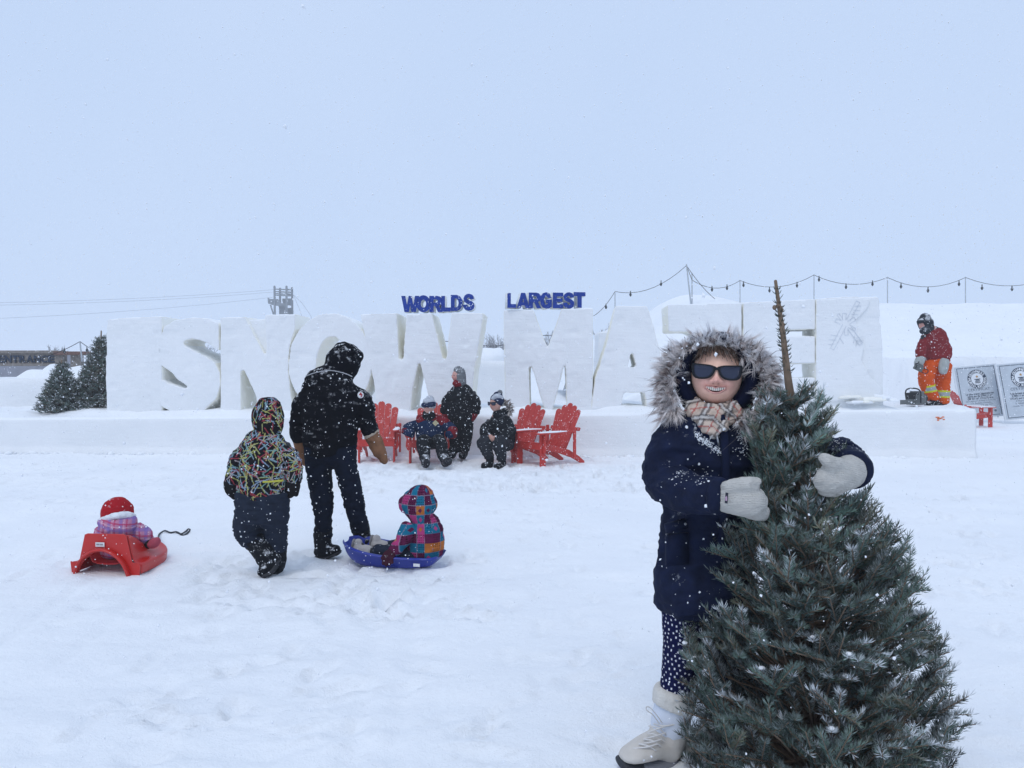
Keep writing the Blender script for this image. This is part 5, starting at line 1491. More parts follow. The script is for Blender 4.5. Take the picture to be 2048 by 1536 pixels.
for px_ in (721, 717, 713, 709):      # the badge sits on the sleeve just below the shoulder
    h_, n_, _, _ = bvc.ray_cast(Vector(np.array([0, 0, CAM_H]) - np.array(mn.e.location)), Vector(nrm(ray(px_, 790))))
    if h_ is not None: break
pt_ = np.array(h_) + np.array(mn.e.location); nz_ = nrm(np.array(n_)); sx_ = nrm(np.cross((0, 0, 1), nz_)); Rp = np.stack([sx_, -nz_, np.cross(nz_, sx_)], 1) @ np.diag([1., 1., 1.])
mn.solid('sleeve_patch', MB().tube([pt_ - nz_ * .004, pt_ + nz_ * .004], [.026, .026], 16, (0, 0, 1), 1, .1), M['patch_white'])
mn.solid('sleeve_emblem', MB().box(pt_ + nz_ * .0075, (.026, .005, .013), Rp).box(pt_ + nz_ * .007, (.012, .005, .036), Rp), M['patch_red'], False)
mn.wear('mitten', [[(743, 868, .05, 15, 16), (750, 884, .05, 16, 14), (760, 905, .05, 13, 12), (769, 922, .05, 8, 8)], [(750, 892, .03, 9), (754, 908, .02, 8)]], M['leather'], .008, 4, .005, (16, 16, 22))
mn.wear('mitten_cuff', [[(742, 866, .05, 17, 17), (744, 869, .05, 18, 18)]], M['wool_cuff'], .007, 2, .004, (30, 30, 30))
mn.wear('mitten', [[(602, 880, .05, 16, 16), (608, 900, .06, 16, 14), (612, 924, .07, 10, 10)]], M['leather'], .008, 4, .005, (16, 16, 22))
def boots(ps, shaft, foot, mtl, name='boot', voxel=.010, sole=None):
    b = ps.wear(name, [shaft, foot], mtl, voxel, 3, .004, (14, 14, 18))
    if sole:
        mb = MB().tube([ps.p(q) for q in sole], [(q[3] * ps.k, q[4] * ps.k) for q in sole], 12, (0, 1, 0), 3)
        me = mb.mesh('sole', True); set_co(me, mesh_co(me) - np.array(ps.e.location)); link('sole', me, M['boot_sole'], b, local=True)
boots(mn, [(646, 1058, 0, 19, 20), (645, 1078, 0, 18, 20), (646, 1100, 0, 16, 19)], [(640, 1101, .02, 13, 16), (656, 1101, -.01, 13, 17), (670, 1100, -.04, 11, 15)], M['black_boot'], sole=[(636, 1113, .03, 4, 14), (656, 1112, -.01, 4, 16), (676, 1106, -.05, 4, 14)])
boots(mn, [(720, 1050, .06, 18, 19), (724, 1068, .07, 17, 19), (728, 1078, .07, 15, 18)], [(722, 1080, .08, 12, 15), (738, 1084, .05, 11, 15)], M['black_boot'], sole=[(716, 1090, .09, 4, 14), (730, 1091, .06, 4, 15), (742, 1092, .04, 4, 13)])

# ------------------------------------------------------------------ boy in the stroke-printed jacket
by = Person(5.6, 530, 'child in black jacket printed with coloured strokes walking towards the wall')
H = face_mesh(by.p((538, 832, .05)), (.25, .95, -.1), (0, 0, 1), .068, .082, .098)
make_body(by, [[(525, 1010, 0, 34, 26), (527, 930, 0, 38, 27), (532, 880, 0, 34, 24), (537, 858, .03, 15), (538, 838, .05, 15)], [(490, 890, 0, 14), (470, 940, 0, 12), (466, 978, .0, 9)], [(570, 890, 0, 14), (590, 935, 0, 12), (585, 972, .0, 9)],
    [(505, 1010, 0, 20), (500, 1060, .05, 15), (525, 1125, .02, 11), (520, 1145, -.02, 8)], [(550, 1010, .02, 20), (552, 1070, .06, 15), (552, 1130, .10, 11), (562, 1142, .14, 8)]], H, voxel=.013)
M['stroke_cloth'] = fabric('stroke_print', (.01, .01, .014), .06, .05, .85, .3, attr=True, vary=.08)
inks = [(.32, .05, .07), (.36, .36, .12), (.22, .31, .42), (.32, .045, .06), (.24, .34, .40), (.36, .36, .15), (.17, .30, .28), (.34, .30, .32)]
pr = strokes_print((.010, .009, .012), inks, 930, .072, .0031, 12)
by.wear('jacket', [[(525, 994, 0, 48, 42), (525, 970, 0, 50, 44), (527, 930, 0, 50, 43), (530, 900, 0, 49, 40), (533, 880, .01, 42, 34), (538, 862, .02, 24, 26)],
    [(508, 898, 0, 16, 20), (482, 916, -.01, 20, 23), (471, 946, -.02, 17, 19), (467, 964, -.02, 16, 17)], [(558, 898, 0, 16, 20), (582, 916, -.01, 18, 22), (590, 944, -.01, 16, 19), (587, 962, -.01, 15, 17)]], M['stroke_cloth'], .0045, 5, .008, (8, 8, 17), pr)
by.wear('hood', [[(536, 862, .01, 27, 28), (536, 846, .02, 31, 32), (536, 826, .03, 31, 33), (538, 812, .03, 25, 27)], [(536, 830, .05, 27, 22), (540, 826, .10, 24, 24)]], M['stroke_cloth'], .0045, 5, .006, (14, 14, 14), strokes_print((.010, .009, .012), inks, 260, .060, .0031, 13))
M['yellow'] = mat('yellow_tape', (.45, .42, .06), .7, .1)
by.solid('hem_stripe', MB().tube([by.p((526, 964, -.178)), by.p((545, 963, -.170)), by.p((566, 961, -.150))], [(.007, .004)] * 3, 8, (0, 1, 0), 3), M['yellow'])
M['snow_pants'] = fabric('slate_snow_pants', (.018, .024, .040), .12, .10, .8, .35, vary=.25)
by.wear('snow_pants', [[(524, 985, 0, 54, 42), (524, 1010, 0, 54, 42), (524, 1035, .01, 52, 40)], [(502, 1030, .02, 30, 34), (495, 1058, .06, 28, 31), (512, 1080, .07, 27, 30), (524, 1092, .05, 24, 27)], [(548, 1030, .02, 30, 34), (553, 1065, .06, 22, 28), (553, 1095, .09, 20, 26)]], M['snow_pants'], .010, 4, .011, (7, 7, 26))
boots(by, [(515, 1082, .06, 25, 27), (528, 1102, .03, 24, 26), (536, 1118, .0, 22, 24)], [(548, 1120, .02, 17, 20), (536, 1136, -.03, 16, 20), (526, 1146, -.06, 12, 17)], M['black_boot'], sole=[(556, 1126, .03, 6, 18), (542, 1143, -.04, 6, 19), (526, 1152, -.08, 5, 15)])
boots(by, [(552, 1088, .09, 22, 25), (553, 1112, .10, 20, 24), (554, 1128, .10, 18, 22)], [(550, 1130, .08, 14, 18), (556, 1132, .14, 13, 18)], M['black_boot'], sole=[(546, 1142, .06, 5, 17), (560, 1140, .16, 5, 16)])
M['black_glove'] = fabric('black_mitten', (.012, .011, .012), .2, .12, .85, .3)
by.wear('mitten', [[(465, 964, -.02, 17, 16), (466, 980, -.01, 16, 15), (472, 992, .0, 10, 10)], [(478, 982, .01, 7), (482, 990, .01, 5)]], M['black_glove'], .007, 4, .003)
by.wear('mitten', [[(586, 962, -.01, 16, 16), (584, 976, .0, 15, 15), (578, 988, .01, 10, 10)], [(592, 980, .0, 7), (592, 990, .0, 5)]], M['black_glove'], .007, 4, .003)

# ------------------------------------------------------------------ red sled and its rider
M['red_sled'] = mat('red_moulded_plastic', (.50, .014, .010), .32, .05, 6, .02, 30, spec=.5, flecks=.035)
M['sticker'] = mat('white_sticker', (.72, .72, .72), .5, .05); M['sticker_ink'] = mat('faded_ink', (.30, .29, .30), .6, .3, 200)
YS = 5.68
sb = W(213, 1152, YS); sb[2] = -.01
rs = empty('toboggan', sb, 'red moulded plastic sled with a high back carrying the child in the red hat', 'sled'); rs.rotation_euler = (0, 0, -.10)
def loft_sheet(secs):
    V = np.array([p for s_ in secs for p in s_]); m = len(secs[0]); F = []
    for a in range(len(secs) - 1):
        for b in range(m - 1): F.append((a * m + b, a * m + b + 1, (a + 1) * m + b + 1, (a + 1) * m + b))
    return V, F
secs = []
for y, top, wd, fl in ((0, .295, 1.0, 0), (.04, .29, 1.0, 0), (.12, .25, .99, 0), (.22, .18, .98, 0), (.31, .125, .96, .0), (.39, .10, .90, .004), (.46, .095, .80, .012), (.505, .095, .62, .03), (.53, .095, .4, .05)):
    x = lambda v: v * wd
    secs.append([(x(-.262), y, fl), (x(-.270), y, .06 + fl), (x(-.272), y, .082 + fl), (x(-.235), y, .088 + fl), (x(-.208), y, .092 + fl), (x(-.185), y, (top + .1) / 2 + fl), (x(-.168), y, top - .01 + fl), (x(-.158), y, top + fl), (x(-.145), y, top - .01 + fl), (x(-.135), y, .10 + fl), (x(-.10), y, .07 + fl), (x(.10), y, .07 + fl), (x(.135), y, .10 + fl),
                 (x(.145), y, top - .01 + fl), (x(.158), y, top + fl), (x(.168), y, top - .01 + fl), (x(.185), y, (top + .1) / 2 + fl), (x(.208), y, .092 + fl), (x(.235), y, .088 + fl), (x(.272), y, .082 + fl), (x(.270), y, .06 + fl), (x(.262), y, fl)])
def solid_sheet(name, V, F, m, parent, thick=.008, sub=1, local=True):
    me = bpy.data.meshes.new(name); me.from_pydata(np.asarray(V).tolist(), [], F); smooth_on(me); me.update()
    o = link(name, me, m, parent, local=local)
    s_ = o.modifiers.new('solid', 'SOLIDIFY'); s_.thickness = thick; s_.offset = 0
    if sub:
        q = o.modifiers.new('sub', 'SUBSURF'); q.levels = q.render_levels = sub
    return o
V, F = loft_sheet(secs); solid_sheet('tub', V, F, M['red_sled'], rs)
out = [(-.265, .0), (-.215, .0), (-.205, .055), (-.165, .110), (-.10, .160), (-.02, .178), (.06, .160), (.125, .110), (.165, .055), (.205, 0), (.262, 0), (.270, .085), (.205, .092), (.160, .292), (.140, .300), (-.140, .300), (-.160, .292), (-.205, .092), (-.275, .088)]
me = poly_mesh([out], .012, .003, -.012); link('back_panel', me, M['red_sled'], rs, local=True)
arch = [(-.225, -.03, .0), (-.212, -.03, .055), (-.172, -.03, .116), (-.10, -.032, .170), (-.02, -.034, .190), (.06, -.032, .170), (.132, -.03, .116), (.172, -.03, .055), (.195, -.03, 0)]
MB().tube([np.array(p) for p in arch], [(.012, .026)] * 9, 10, (0, 1, 0), 3).build('arch_rim', M['red_sled'], rs, True).location = (0, 0, 0)
for o in rs.children:
    if o.name.startswith('arch_rim'): set_co(o.data, mesh_co(o.data) + np.array(rs.location))
st = MB().box((-.035, -.0215, .225), (.070, .002, .032)); me = st.mesh(); link('sticker', me, M['sticker'], rs, local=True)
me = MB().box((-.050, -.0235, .226), (.024, .002, .012)).mesh(); link('sticker_print', me, M['sticker_ink'], rs, local=True)
me = MB().box((-.022, -.0235, .226), (.024, .002, .012)).mesh(); link('sticker_print', me, M['sticker_ink'], rs, local=True)
def on_snow(px, py, dz=.012): g = G(px, py); g[2] = ground_z(g[0], g[1]) + dz; return g
rope = [np.array(sb) + rotz(-.10) @ np.array([.1, .52, .13])] + [on_snow(x, y) for x, y in ((318, 1076), (326, 1068), (332, 1067), (341, 1071), (354, 1070), (366, 1074), (376, 1068), (380, 1063), (376, 1062), (372, 1068), (362, 1072), (352, 1070))]
MB().tube(rope, [.0075] * len(rope), 6, (0, 0, 1), 5).build('tow_rope', M['cable'], None, True, label='thin black tow rope lying looped on the snow ahead of the red sled', cat='rope')
rc = Person(5.92, 235, 'small child in red hat and pink plaid jacket sitting on the red sled', z=.05)
H = face_mesh(rc.p((237, 1026, .03)), (.2, .97, -.1), (0, 0, 1), .062, .075, .075)
make_body(rc, [[(240, 1110, .0, 26, 22), (238, 1075, .0, 28, 22), (237, 1048, .02, 24, 20), (238, 1036, .04, 14)], [(205, 1062, 0, 11), (205, 1090, .08, 9), (220, 1100, .15, 7)], [(270, 1060, 0, 11), (294, 1080, .0, 9), (306, 1088, .06, 8)],
    [(222, 1108, .05, 15), (220, 1098, .30, 12), (224, 1092, .55, 9)], [(256, 1108, .05, 15), (260, 1098, .30, 12), (262, 1092, .55, 9)]], H, voxel=.013)
M['red_hat'] = fabric('red_puffy_hat', (.36, .012, .018), .30, .05, .7, .2, vary=.1)
rc.wear('hat', [[(235, 1034, .03, 28, 29), (235, 1028, .03, 29, 30)]], M['red_hat'], .006, 3, .003, (4, 4, 34), extra=lambda mb: mb.ell(rc.p((235, 1026, .03)), (31 * rc.k, 32 * rc.k, 33 * rc.k)))
M['white_fleece'] = fabric('white_fleece', (.72, .73, .76), 0, 0, .95, .8, bscale=90)
rc.wear('fleece_trim', [[(200, 1043, .0, 7, 8), (212, 1037, -.06, 7, 8), (234, 1032, -.105, 7, 8), (254, 1030, -.06, 7, 8), (267, 1034, .0, 7, 8)]], M['white_fleece'], .006, 3, .003, (30, 30, 30))
M['pink_plaid'] = fabric('pink_plaid', (.4, .15, .25), .08, .03, .85, .3, attr=True, vary=.10)
pk = plaid_print((.46, .20, .31), [(.088, .1, .26, (.20, .15, .42), .65, 0), (.088, .62, .12, (.42, .03, .10), .75, 0), (.088, .85, .05, (.7, .5, .6), .7, 0), (.088, .15, .26, (.20, .15, .42), .6, 1), (.088, .65, .12, (.42, .03, .10), .75, 1), (.088, .9, .05, (.7, .5, .6), .7, 1)], lambda c: c[:, 0] + .35 * c[:, 1], lambda c: c[:, 2] + .15 * c[:, 0])
rc.wear('jacket', [[(240, 1104, .0, 42, 36), (238, 1080, .0, 43, 36), (236, 1060, .0, 42, 34), (236, 1046, .02, 32, 28)], [(206, 1062, 0, 16, 18), (202, 1082, .04, 14, 16), (210, 1098, .1, 12, 14)], [(270, 1060, 0, 17, 18), (290, 1070, .0, 15, 17), (300, 1084, .02, 11, 13)]], M['pink_plaid'], .006, 4, .007, (9, 9, 18), pk)
rc.wear('hood', [[(208, 1044, -.02, 13, 13), (220, 1056, -.10, 18, 14), (234, 1060, -.125, 20, 14), (250, 1052, -.09, 18, 14), (264, 1042, -.02, 12, 13)]], M['pink_plaid'], .006, 4, .004, (9, 9, 18), pk)
M['pink_mitt'] = fabric('pink_mitten', (.38, .07, .10), .1, .03, .85, .3)
rc.wear('mitten', [[(302, 1089, -.04, 9, 10), (309, 1085, -.04, 10, 10), (314, 1081, -.02, 8, 8)]], M['pink_mitt'], .006, 3, .002)
rc.wear('cuff', [[(299, 1086, -.02, 11, 12), (302, 1091, -.03, 10, 11)]], M['black_glove'], .006, 2, .001)
rc.wear('snow_pants', [[(222, 1108, .05, 18), (220, 1098, .30, 14), (224, 1092, .52, 12)], [(256, 1108, .05, 18), (260, 1098, .30, 14), (262, 1092, .52, 12)]], M['pink_mitt'], .010, 3, .004)
for dx in (224, 262): rc.wear('boot', [[(dx, 1092, .52, 13), (dx, 1084, .62, 12)]], M['black_boot'], .010, 3, .002)

# ------------------------------------------------------------------ blue sled and its rider
M['blue_sled'] = mat('blue_moulded_plastic', (.012, .028, .26), .34, .05, 6, .02, 30, spec=.5, flecks=.05)
b0, b1 = G(880, 1133), G(703, 1123)      # tail and nose on the snow
ax = nrm(np.array([b1[0] - b0[0], b1[1] - b0[1], 0])); ay = np.array([ax[1], -ax[0], 0])      # ay towards the camera side
if ay[1] > 0: ay = -ay
Ls = np.linalg.norm((b1 - b0)[:2])
bs = empty('toboggan', np.array([*(b0 + b1)[:2] / 2, 0]), 'blue moulded plastic sled carrying the child in the patchwork jacket', 'sled')
secs = []
for t, hw, zb, zr in ((-.02, .10, .085, .100), (.02, .135, .05, .098), (.07, .155, .018, .096), (.13, .15, .012, .096), (.17, .165, .010, .098), (.22, .195, .006, .104), (.35, .20, .0, .106), (.55, .205, -.002, .115), (.75, .20, .0, .135), (.88, .18, .018, .155), (.97, .145, .06, .172), (1.03, .095, .12, .18), (1.06, .05, .158, .182)):
    c = b0 * 1.0 + (b1 - b0) * t; c[2] = 0
    up = np.array([0, 0, 1.0]); row = []
    for sx, zz in ((1.16, zr - .014), (1.15, zr), (1.0, zr + .004), (.93, zr * .7 + zb * .3), (.84, zb + .006), (.45, zb), (0, zb), (-.45, zb), (-.84, zb + .006), (-.93, zr * .7 + zb * .3), (-1.0, zr + .004), (-1.15, zr), (-1.16, zr - .014)):
        row.append(c + ay * hw * sx + up * zz)
    secs.append(row)
V, F = loft_sheet(secs); solid_sheet('tub', V - np.array(bs.location), F, M['blue_sled'], bs)
c_ = b0 + (b1 - b0) * .16 + ay * .207; c_[2] = .055
Rb = np.stack([ax, -ay, np.array([0, 0, 1.])], 1)
MB().box(c_, (.05, .003, .022), Rb).build('sticker', M['sticker'], bs)
bc = Person(5.88, 838, 'small child in patchwork coloured hooded jacket sitting on the blue sled', z=.03)
H = face_mesh(bc.p((832, 1008, .0)), (-.8, .55, -.1), (0, 0, 1), .066, .08, .094)
make_body(bc, [[(845, 1112, .02, 26, 26), (846, 1080, .02, 28, 26), (845, 1050, .0, 24, 22), (838, 1032, .0, 14), (834, 1012, .0, 14)], [(818, 1056, -.05, 11), (800, 1088, -.10, 10), (778, 1112, -.15, 8)], [(866, 1054, .08, 11), (850, 1090, .14, 10), (810, 1100, .15, 8)],
    [(826, 1112, -.04, 15), (776, 1108, -.02, 12), (735, 1100, .05, 9), (722, 1088, .07, 7)], [(830, 1110, .10, 15), (792, 1092, .12, 12), (766, 1098, .13, 9), (756, 1080, .14, 7)]], H, voxel=.013)
M['patchwork'] = fabric('patchwork_print', (.2, .1, .2), .16, .05, .85, .3, attr=True, vary=.10)
pc = [(.010, .13, .22), (.38, .045, .16), (.085, .010, .045), (.42, .13, .030), (.010, .14, .24), (.10, .012, .05), (.012, .12, .20)]
org = bc.p((845, 1080, .02))
pp = patch_print(pc, .072, 3, org - np.array(bc.e.location) * 0, (.22, .18, .24))
bc.wear('jacket', [[(846, 1108, .03, 39, 37), (848, 1090, .03, 40, 37), (850, 1068, .02, 38, 35), (848, 1050, .01, 33, 30), (842, 1036, .0, 22, 24)], [(820, 1054, -.05, 17, 18), (808, 1076, -.10, 16, 16), (794, 1096, -.13, 13, 13), (784, 1106, -.15, 11, 11)], [(868, 1054, .08, 15, 16), (852, 1090, .15, 13, 14), (815, 1102, .16, 11, 11)]], M['patchwork'], .0055, 4, .007, (9, 9, 17), pp)
bc.wear('hood', [[(842, 1036, .0, 22, 26), (840, 1020, .0, 32, 32), (841, 1004, .0, 34, 34), (842, 992, .0, 28, 28)], [(838, 1004, .0, 28, 28), (822, 1006, .02, 26, 28), (814, 1008, .03, 20, 24)]], M['patchwork'], .0055, 5, .004, (12, 12, 14), pp)
M['dark_mitt'] = fabric('dark_maroon_glove', (.045, .012, .022), .1, .06, .85, .3)
bc.wear('glove', [[(783, 1107, -.15, 11, 11), (776, 1114, -.17, 12, 9), (770, 1120, -.18, 10, 7)], [(768, 1118, -.19, 3.5), (766, 1128, -.20, 2.8)], [(773, 1120, -.19, 3.5), (772, 1131, -.20, 2.8)], [(778, 1120, -.19, 3.5), (779, 1130, -.20, 2.8)], [(783, 1117, -.18, 3.5), (785, 1126, -.19, 2.6)], [(770, 1112, -.17, 3.6), (763, 1116, -.18, 2.6)]], M['dark_mitt'], .0045, 2, .001)
bc.wear('glove', [[(812, 1102, .16, 11), (800, 1106, .15, 10)]], M['dark_mitt'], .007, 2, .001)
bc.wear('snow_pants', [[(828, 1114, -.03, 20, 20), (800, 1110, -.03, 19, 18), (774, 1106, -.01, 16, 16), (752, 1102, .03, 14, 14)], [(832, 1112, .10, 19, 19), (795, 1096, .12, 17, 17), (772, 1098, .13, 14, 14)]], M['snow_pants'], .009, 3, .006, (12, 12, 12))
M['grey_boot'] = fabric('grey_boot', (.22, .21, .21), .1, .05, .7, .4, vary=.2); M['boot_fluff'] = fabric('grey_fluff', (.40, .38, .37), 0, 0, .95, .9, bscale=90)
for (x, y, z) in ((716, 1090, .07), (752, 1082, .14)):
    b = bc.wear('boot', [[(x + 22, y + 14, z - .02, 13, 13), (x + 6, y + 10, z, 13, 13), (x - 2, y + 6, z, 11, 12)], [(x, y + 8, z, 9, 11), (x + 1, y - 6, z + .01, 8.5, 10)]], M['boot_fluff'], .007, 3, .004, (25, 25, 25))
    me = MB().tube([bc.p((x - 8, y + 8, z)), bc.p((x - 7, y - 2, z)), bc.p((x - 5, y - 10, z + .01))], [(.010, .034), (.010, .036), (.010, .030)], 12, (.5, .85, 0), 3).mesh('sole', True)
    set_co(me, mesh_co(me) - np.array(bc.e.location)); link('sole', me, M['grey_boot'], b, local=True)
# ------------------------------------------------------------------ three people by the red chairs
M['far_black'] = fabric('black_snowsuit', (.010, .011, .014), .35, .10, .85, .35, vary=.25, snowscale=14)
M['far_navy'] = fabric('navy_shell', (.010, .022, .060), .25, .12, .8, .35, vary=.25)
M['far_red'] = fabric('dark_red_shell', (.16, .012, .018), .2, .12, .8, .3, vary=.2)
M['grey_knit'] = fabric('grey_knit', (.16, .17, .18), .55, .05, .95, .6, vary=.25)
M['blue_knit'] = fabric('blue_knit', (.022, .030, .065), .35, .08, .95, .6, vary=.25)
M['pale_knit'] = fabric('pale_knit', (.42, .44, .48), .4, 0, .95, .6)
M['tan_fur'] = fabric('tan_fur', (.34, .28, .24), .2, 0, .95, 1.0, bscale=70)
M['denim_grey'] = fabric('grey_trousers', (.022, .024, .030), .15, .12, .85, .3)
M['snow_boot'] = fabric('snowy_boot', (.02, .021, .025), .75, .2, .7, .3, snowscale=10)
def far_boot(ps, shaft, foot, m='black_boot'):
    return ps.wear('boot', [shaft, foot], M[m], .014, 2, .004, (14, 14, 18))
# lounging in the second chair
s1 = Person(12.35, 866, 'person in blue and red jacket lounging in a red chair with legs out')
H = face_mesh(s1.p((858, 816, -.05)), (-.2, -.95, .25), (0, .15, 1), .085, .095, .115, skin=(.50, .30, .24))
b, fr1 = make_body(s1, [[(862, 893, .05, 15, 13), (860, 860, .05, 17, 13), (858, 838, .05, 14, 11), (858, 828, .02, 8)], [(836, 845, .05, 8), (818, 858, -.05, 7), (822, 868, -.2, 5)], [(884, 845, .05, 8), (902, 858, -.05, 7), (898, 868, -.2, 5)],
    [(852, 888, -.05, 10), (846, 888, -.4, 8), (850, 925, -.65, 6), (850, 930, -.78, 5)], [(874, 888, -.05, 10), (880, 886, -.4, 8), (886, 922, -.65, 6), (890, 926, -.78, 5)]], H, voxel=.014)
s1.wear('jacket', [[(862, 884, .0, 27, 20), (860, 864, .02, 28, 20), (859, 846, .04, 29, 18), (859, 836, .04, 20, 15)], [(840, 848, .04, 9), (820, 854, -.04, 11), (812, 862, -.1, 9), (826, 868, -.22, 8)], [(878, 848, .04, 9), (898, 854, -.04, 11), (906, 864, -.1, 9), (896, 870, -.22, 8)]], M['far_navy'], .016, 4, .012, (6, 6, 12))
s1.wear('shoulder_yoke', [[(836, 841, .03, 11, 12), (858, 839, .02, 12, 13), (882, 841, .03, 11, 12)], [(884, 844, .03, 12.5), (894, 850, -.0, 12)]], M['far_red'], .014, 3, .005)
s1.wear('cuff', [[(813, 860, -.1, 10), (812, 866, -.12, 9.5)]], M['far_red'], .012, 2, .002)
s1.wear('cuff', [[(905, 858, -.08, 10.5), (904, 872, -.16, 10)]], M['far_red'], .012, 2, .002)
s1.solid('badge', MB().box(s1.p((871, 846, -.14)), (.07, .01, .07), rotz(.1) @ roty(.78)), mat('badge', (.45, .40, .25), .7, .2), False)
s1.wear('trousers', [[(852, 884, -.02, 15, 15), (846, 884, -.35, 13, 13), (848, 900, -.52, 12, 12), (850, 918, -.62, 10, 10)], [(873, 884, -.02, 15, 15), (880, 884, -.35, 13, 13), (884, 900, -.52, 12, 12), (887, 916, -.62, 10, 10)], [(862, 880, .0, 24, 15), (862, 888, -.05, 24, 15)]], M['far_black'], .015, 3, .009, (8, 8, 20))
far_boot(s1, [(850, 914, -.62, 9), (851, 926, -.66, 9)], [(851, 928, -.64, 8), (852, 925, -.80, 8)], 'snow_boot')
far_boot(s1, [(887, 912, -.62, 9), (890, 922, -.66, 9)], [(890, 926, -.64, 8), (897, 922, -.80, 8)], 'snow_boot')
s1.wear('hat', [[(859, 810, -.04, 14, 15), (859, 803, -.03, 13.5, 14), (860, 798, -.02, 9, 9)]], M['pale_knit'], .010, 3, .003)
s1.wear('goggles', [[(847, 810, -.10, 5, 6), (857, 810, -.155, 5.5, 6), (868, 808, -.11, 5, 6)]], M['blue_knit'], .009, 2, 0)
s1.wear('neck_gaiter', [[(857, 825, -.10, 12, 8), (858, 832, -.04, 14, 12)]], M['far_black'], .011, 3, .004)
eyes(s1, fr1)
# standing behind the chairs
s2 = Person(12.95, 922, 'standing person in black snowsuit and grey hood between the red chairs')
H = face_mesh(s2.p((914, 752, -.03)), (-.75, -.65, .0), (0, 0, 1), .075, .09, .105, skin=(.52, .28, .24))
b, fr2 = make_body(s2, [[(922, 850, 0, 16, 14), (922, 810, 0, 18, 14), (922, 780, 0, 18, 13), (916, 766, 0, 8), (914, 754, -.02, 8)], [(900, 785, 0, 8), (893, 815, 0, 7), (892, 836, -.02, 5)], [(946, 785, 0, 8), (952, 815, 0, 7), (944, 838, -.02, 5)], [(910, 848, 0, 11), (912, 885, 0, 8), (908, 912, -.04, 6)], [(932, 848, 0, 11), (930, 885, 0, 8), (926, 914, -.04, 6)]], H, voxel=.014)
s2.wear('jacket', [[(922, 838, 0, 27, 21), (922, 812, 0, 26, 21), (922, 788, 0, 26, 19), (920, 774, 0, 18, 15)], [(906, 788, 0, 9), (895, 803, 0, 11.5), (890, 826, 0, 10)], [(938, 788, 0, 9), (950, 804, 0, 11.5), (949, 826, -.02, 10)]], M['far_black'], .016, 4, .012, (6, 6, 12))
s2.wear('snow_pants', [[(922, 832, 0, 26, 20), (922, 850, 0, 25, 20)], [(910, 848, 0, 15), (911, 880, 0, 13), (907, 902, -.02, 11)], [(932, 848, 0, 15), (931, 880, .02, 13), (928, 902, .02, 11)]], M['far_black'], .015, 3, .010, (8, 8, 22))
far_boot(s2, [(906, 895, -.02, 10), (905, 908, -.04, 9)], [(904, 910, -.03, 8), (903, 910, -.16, 7)]); far_boot(s2, [(928, 895, .02, 10), (927, 908, .0, 9)], [(926, 911, .0, 8), (924, 911, -.14, 7)])
s2.wear('hood', [[(922, 768, .0, 11, 13), (920, 756, .01, 12.5, 15), (918, 745, -.0, 12.5, 15), (916, 741, -.02, 10, 12)]], M['grey_knit'], .010, 3, .003)
s2.wear('scarf', [[(908, 764, -.08, 6, 5), (914, 768, -.09, 7, 6), (922, 768, -.04, 7, 6)]], M['far_red'], .010, 2, .003)
for q in ([(892, 826, 0, 8), (890, 836, -.01, 7), (892, 843, -.01, 5)], [(949, 826, -.02, 8), (944, 836, -.03, 7), (938, 842, -.03, 5)]): s2.wear('mitten', [q], M['far_red'], .010, 2, .002)
eyes(s2, fr2)
# sitting forward on the third chair
s3 = Person(12.2, 1000, 'person in black fur collared jacket and pompom hat sitting forward on a red chair')
H = face_mesh(s3.p((991, 808, -.06)), (-.62, -.78, .02), (0, 0, 1), .085, .1, .12, skin=(.50, .29, .23))
b, fr3 = make_body(s3, [[(1008, 884, .06, 16, 15), (1004, 856, .02, 18, 14), (998, 834, -.02, 17, 13), (994, 822, -.03, 8)], [(978, 842, -.02, 8), (970, 862, -.1, 7), (978, 875, -.26, 5), (984, 876, -.30, 4)], [(1018, 842, .0, 8), (1018, 866, -.05, 7), (992, 876, -.24, 5), (984, 877, -.30, 4)],
    [(992, 886, .0, 10), (966, 886, -.30, 8), (978, 925, -.28, 6), (968, 932, -.36, 5)], [(1016, 888, .0, 10), (998, 888, -.35, 8), (1002, 928, -.30, 6), (994, 934, -.42, 5)]], H, voxel=.013)
s3.wear('jacket', [[(1006, 886, .04, 25, 21), (1004, 864, .02, 26, 20), (1000, 844, .0, 25, 18), (998, 832, -.01, 17, 14)], [(986, 846, -.01, 9), (971, 859, -.08, 11.5), (973, 871, -.18, 10), (980, 876, -.25, 8)], [(1012, 846, .01, 9), (1021, 861, -.04, 12), (1008, 873, -.16, 10), (995, 878, -.25, 8)]], M['far_black'], .015, 4, .011, (6, 6, 12))
s3.wear('trousers', [[(996, 886, .02, 15), (968, 884, -.28, 14), (972, 898, -.30, 12), (978, 914, -.28, 10)], [(1016, 888, .02, 15), (998, 886, -.33, 14), (1001, 902, -.33, 12), (1003, 918, -.30, 10)]], M['denim_grey'], .014, 3, .008, (8, 8, 18))
far_boot(s3, [(979, 910, -.28, 9), (980, 925, -.28, 8)], [(980, 930, -.26, 7.5), (968, 932, -.38, 7)]); far_boot(s3, [(1003, 912, -.30, 9), (1005, 926, -.30, 8)], [(1005, 932, -.28, 7.5), (993, 934, -.42, 7)])
s3.wear('hat', [[(994, 803, -.04, 14, 15), (995, 796, -.03, 13.5, 14.5), (996, 791, -.02, 10, 11)]], M['blue_knit'], .009, 3, .003)
s3.wear('hat_band', [[(985, 797, -.12, 4, 5), (994, 792, -.13, 5, 5), (1004, 796, -.08, 4, 5)]], M['pale_knit'], .008, 2, .002)
s3.wear('pompom', [[(1000, 786, -.02, 5.5), (1000, 784, -.02, 5.5)]], M['grey_knit'], .006, 1, .008, (30, 30, 30))
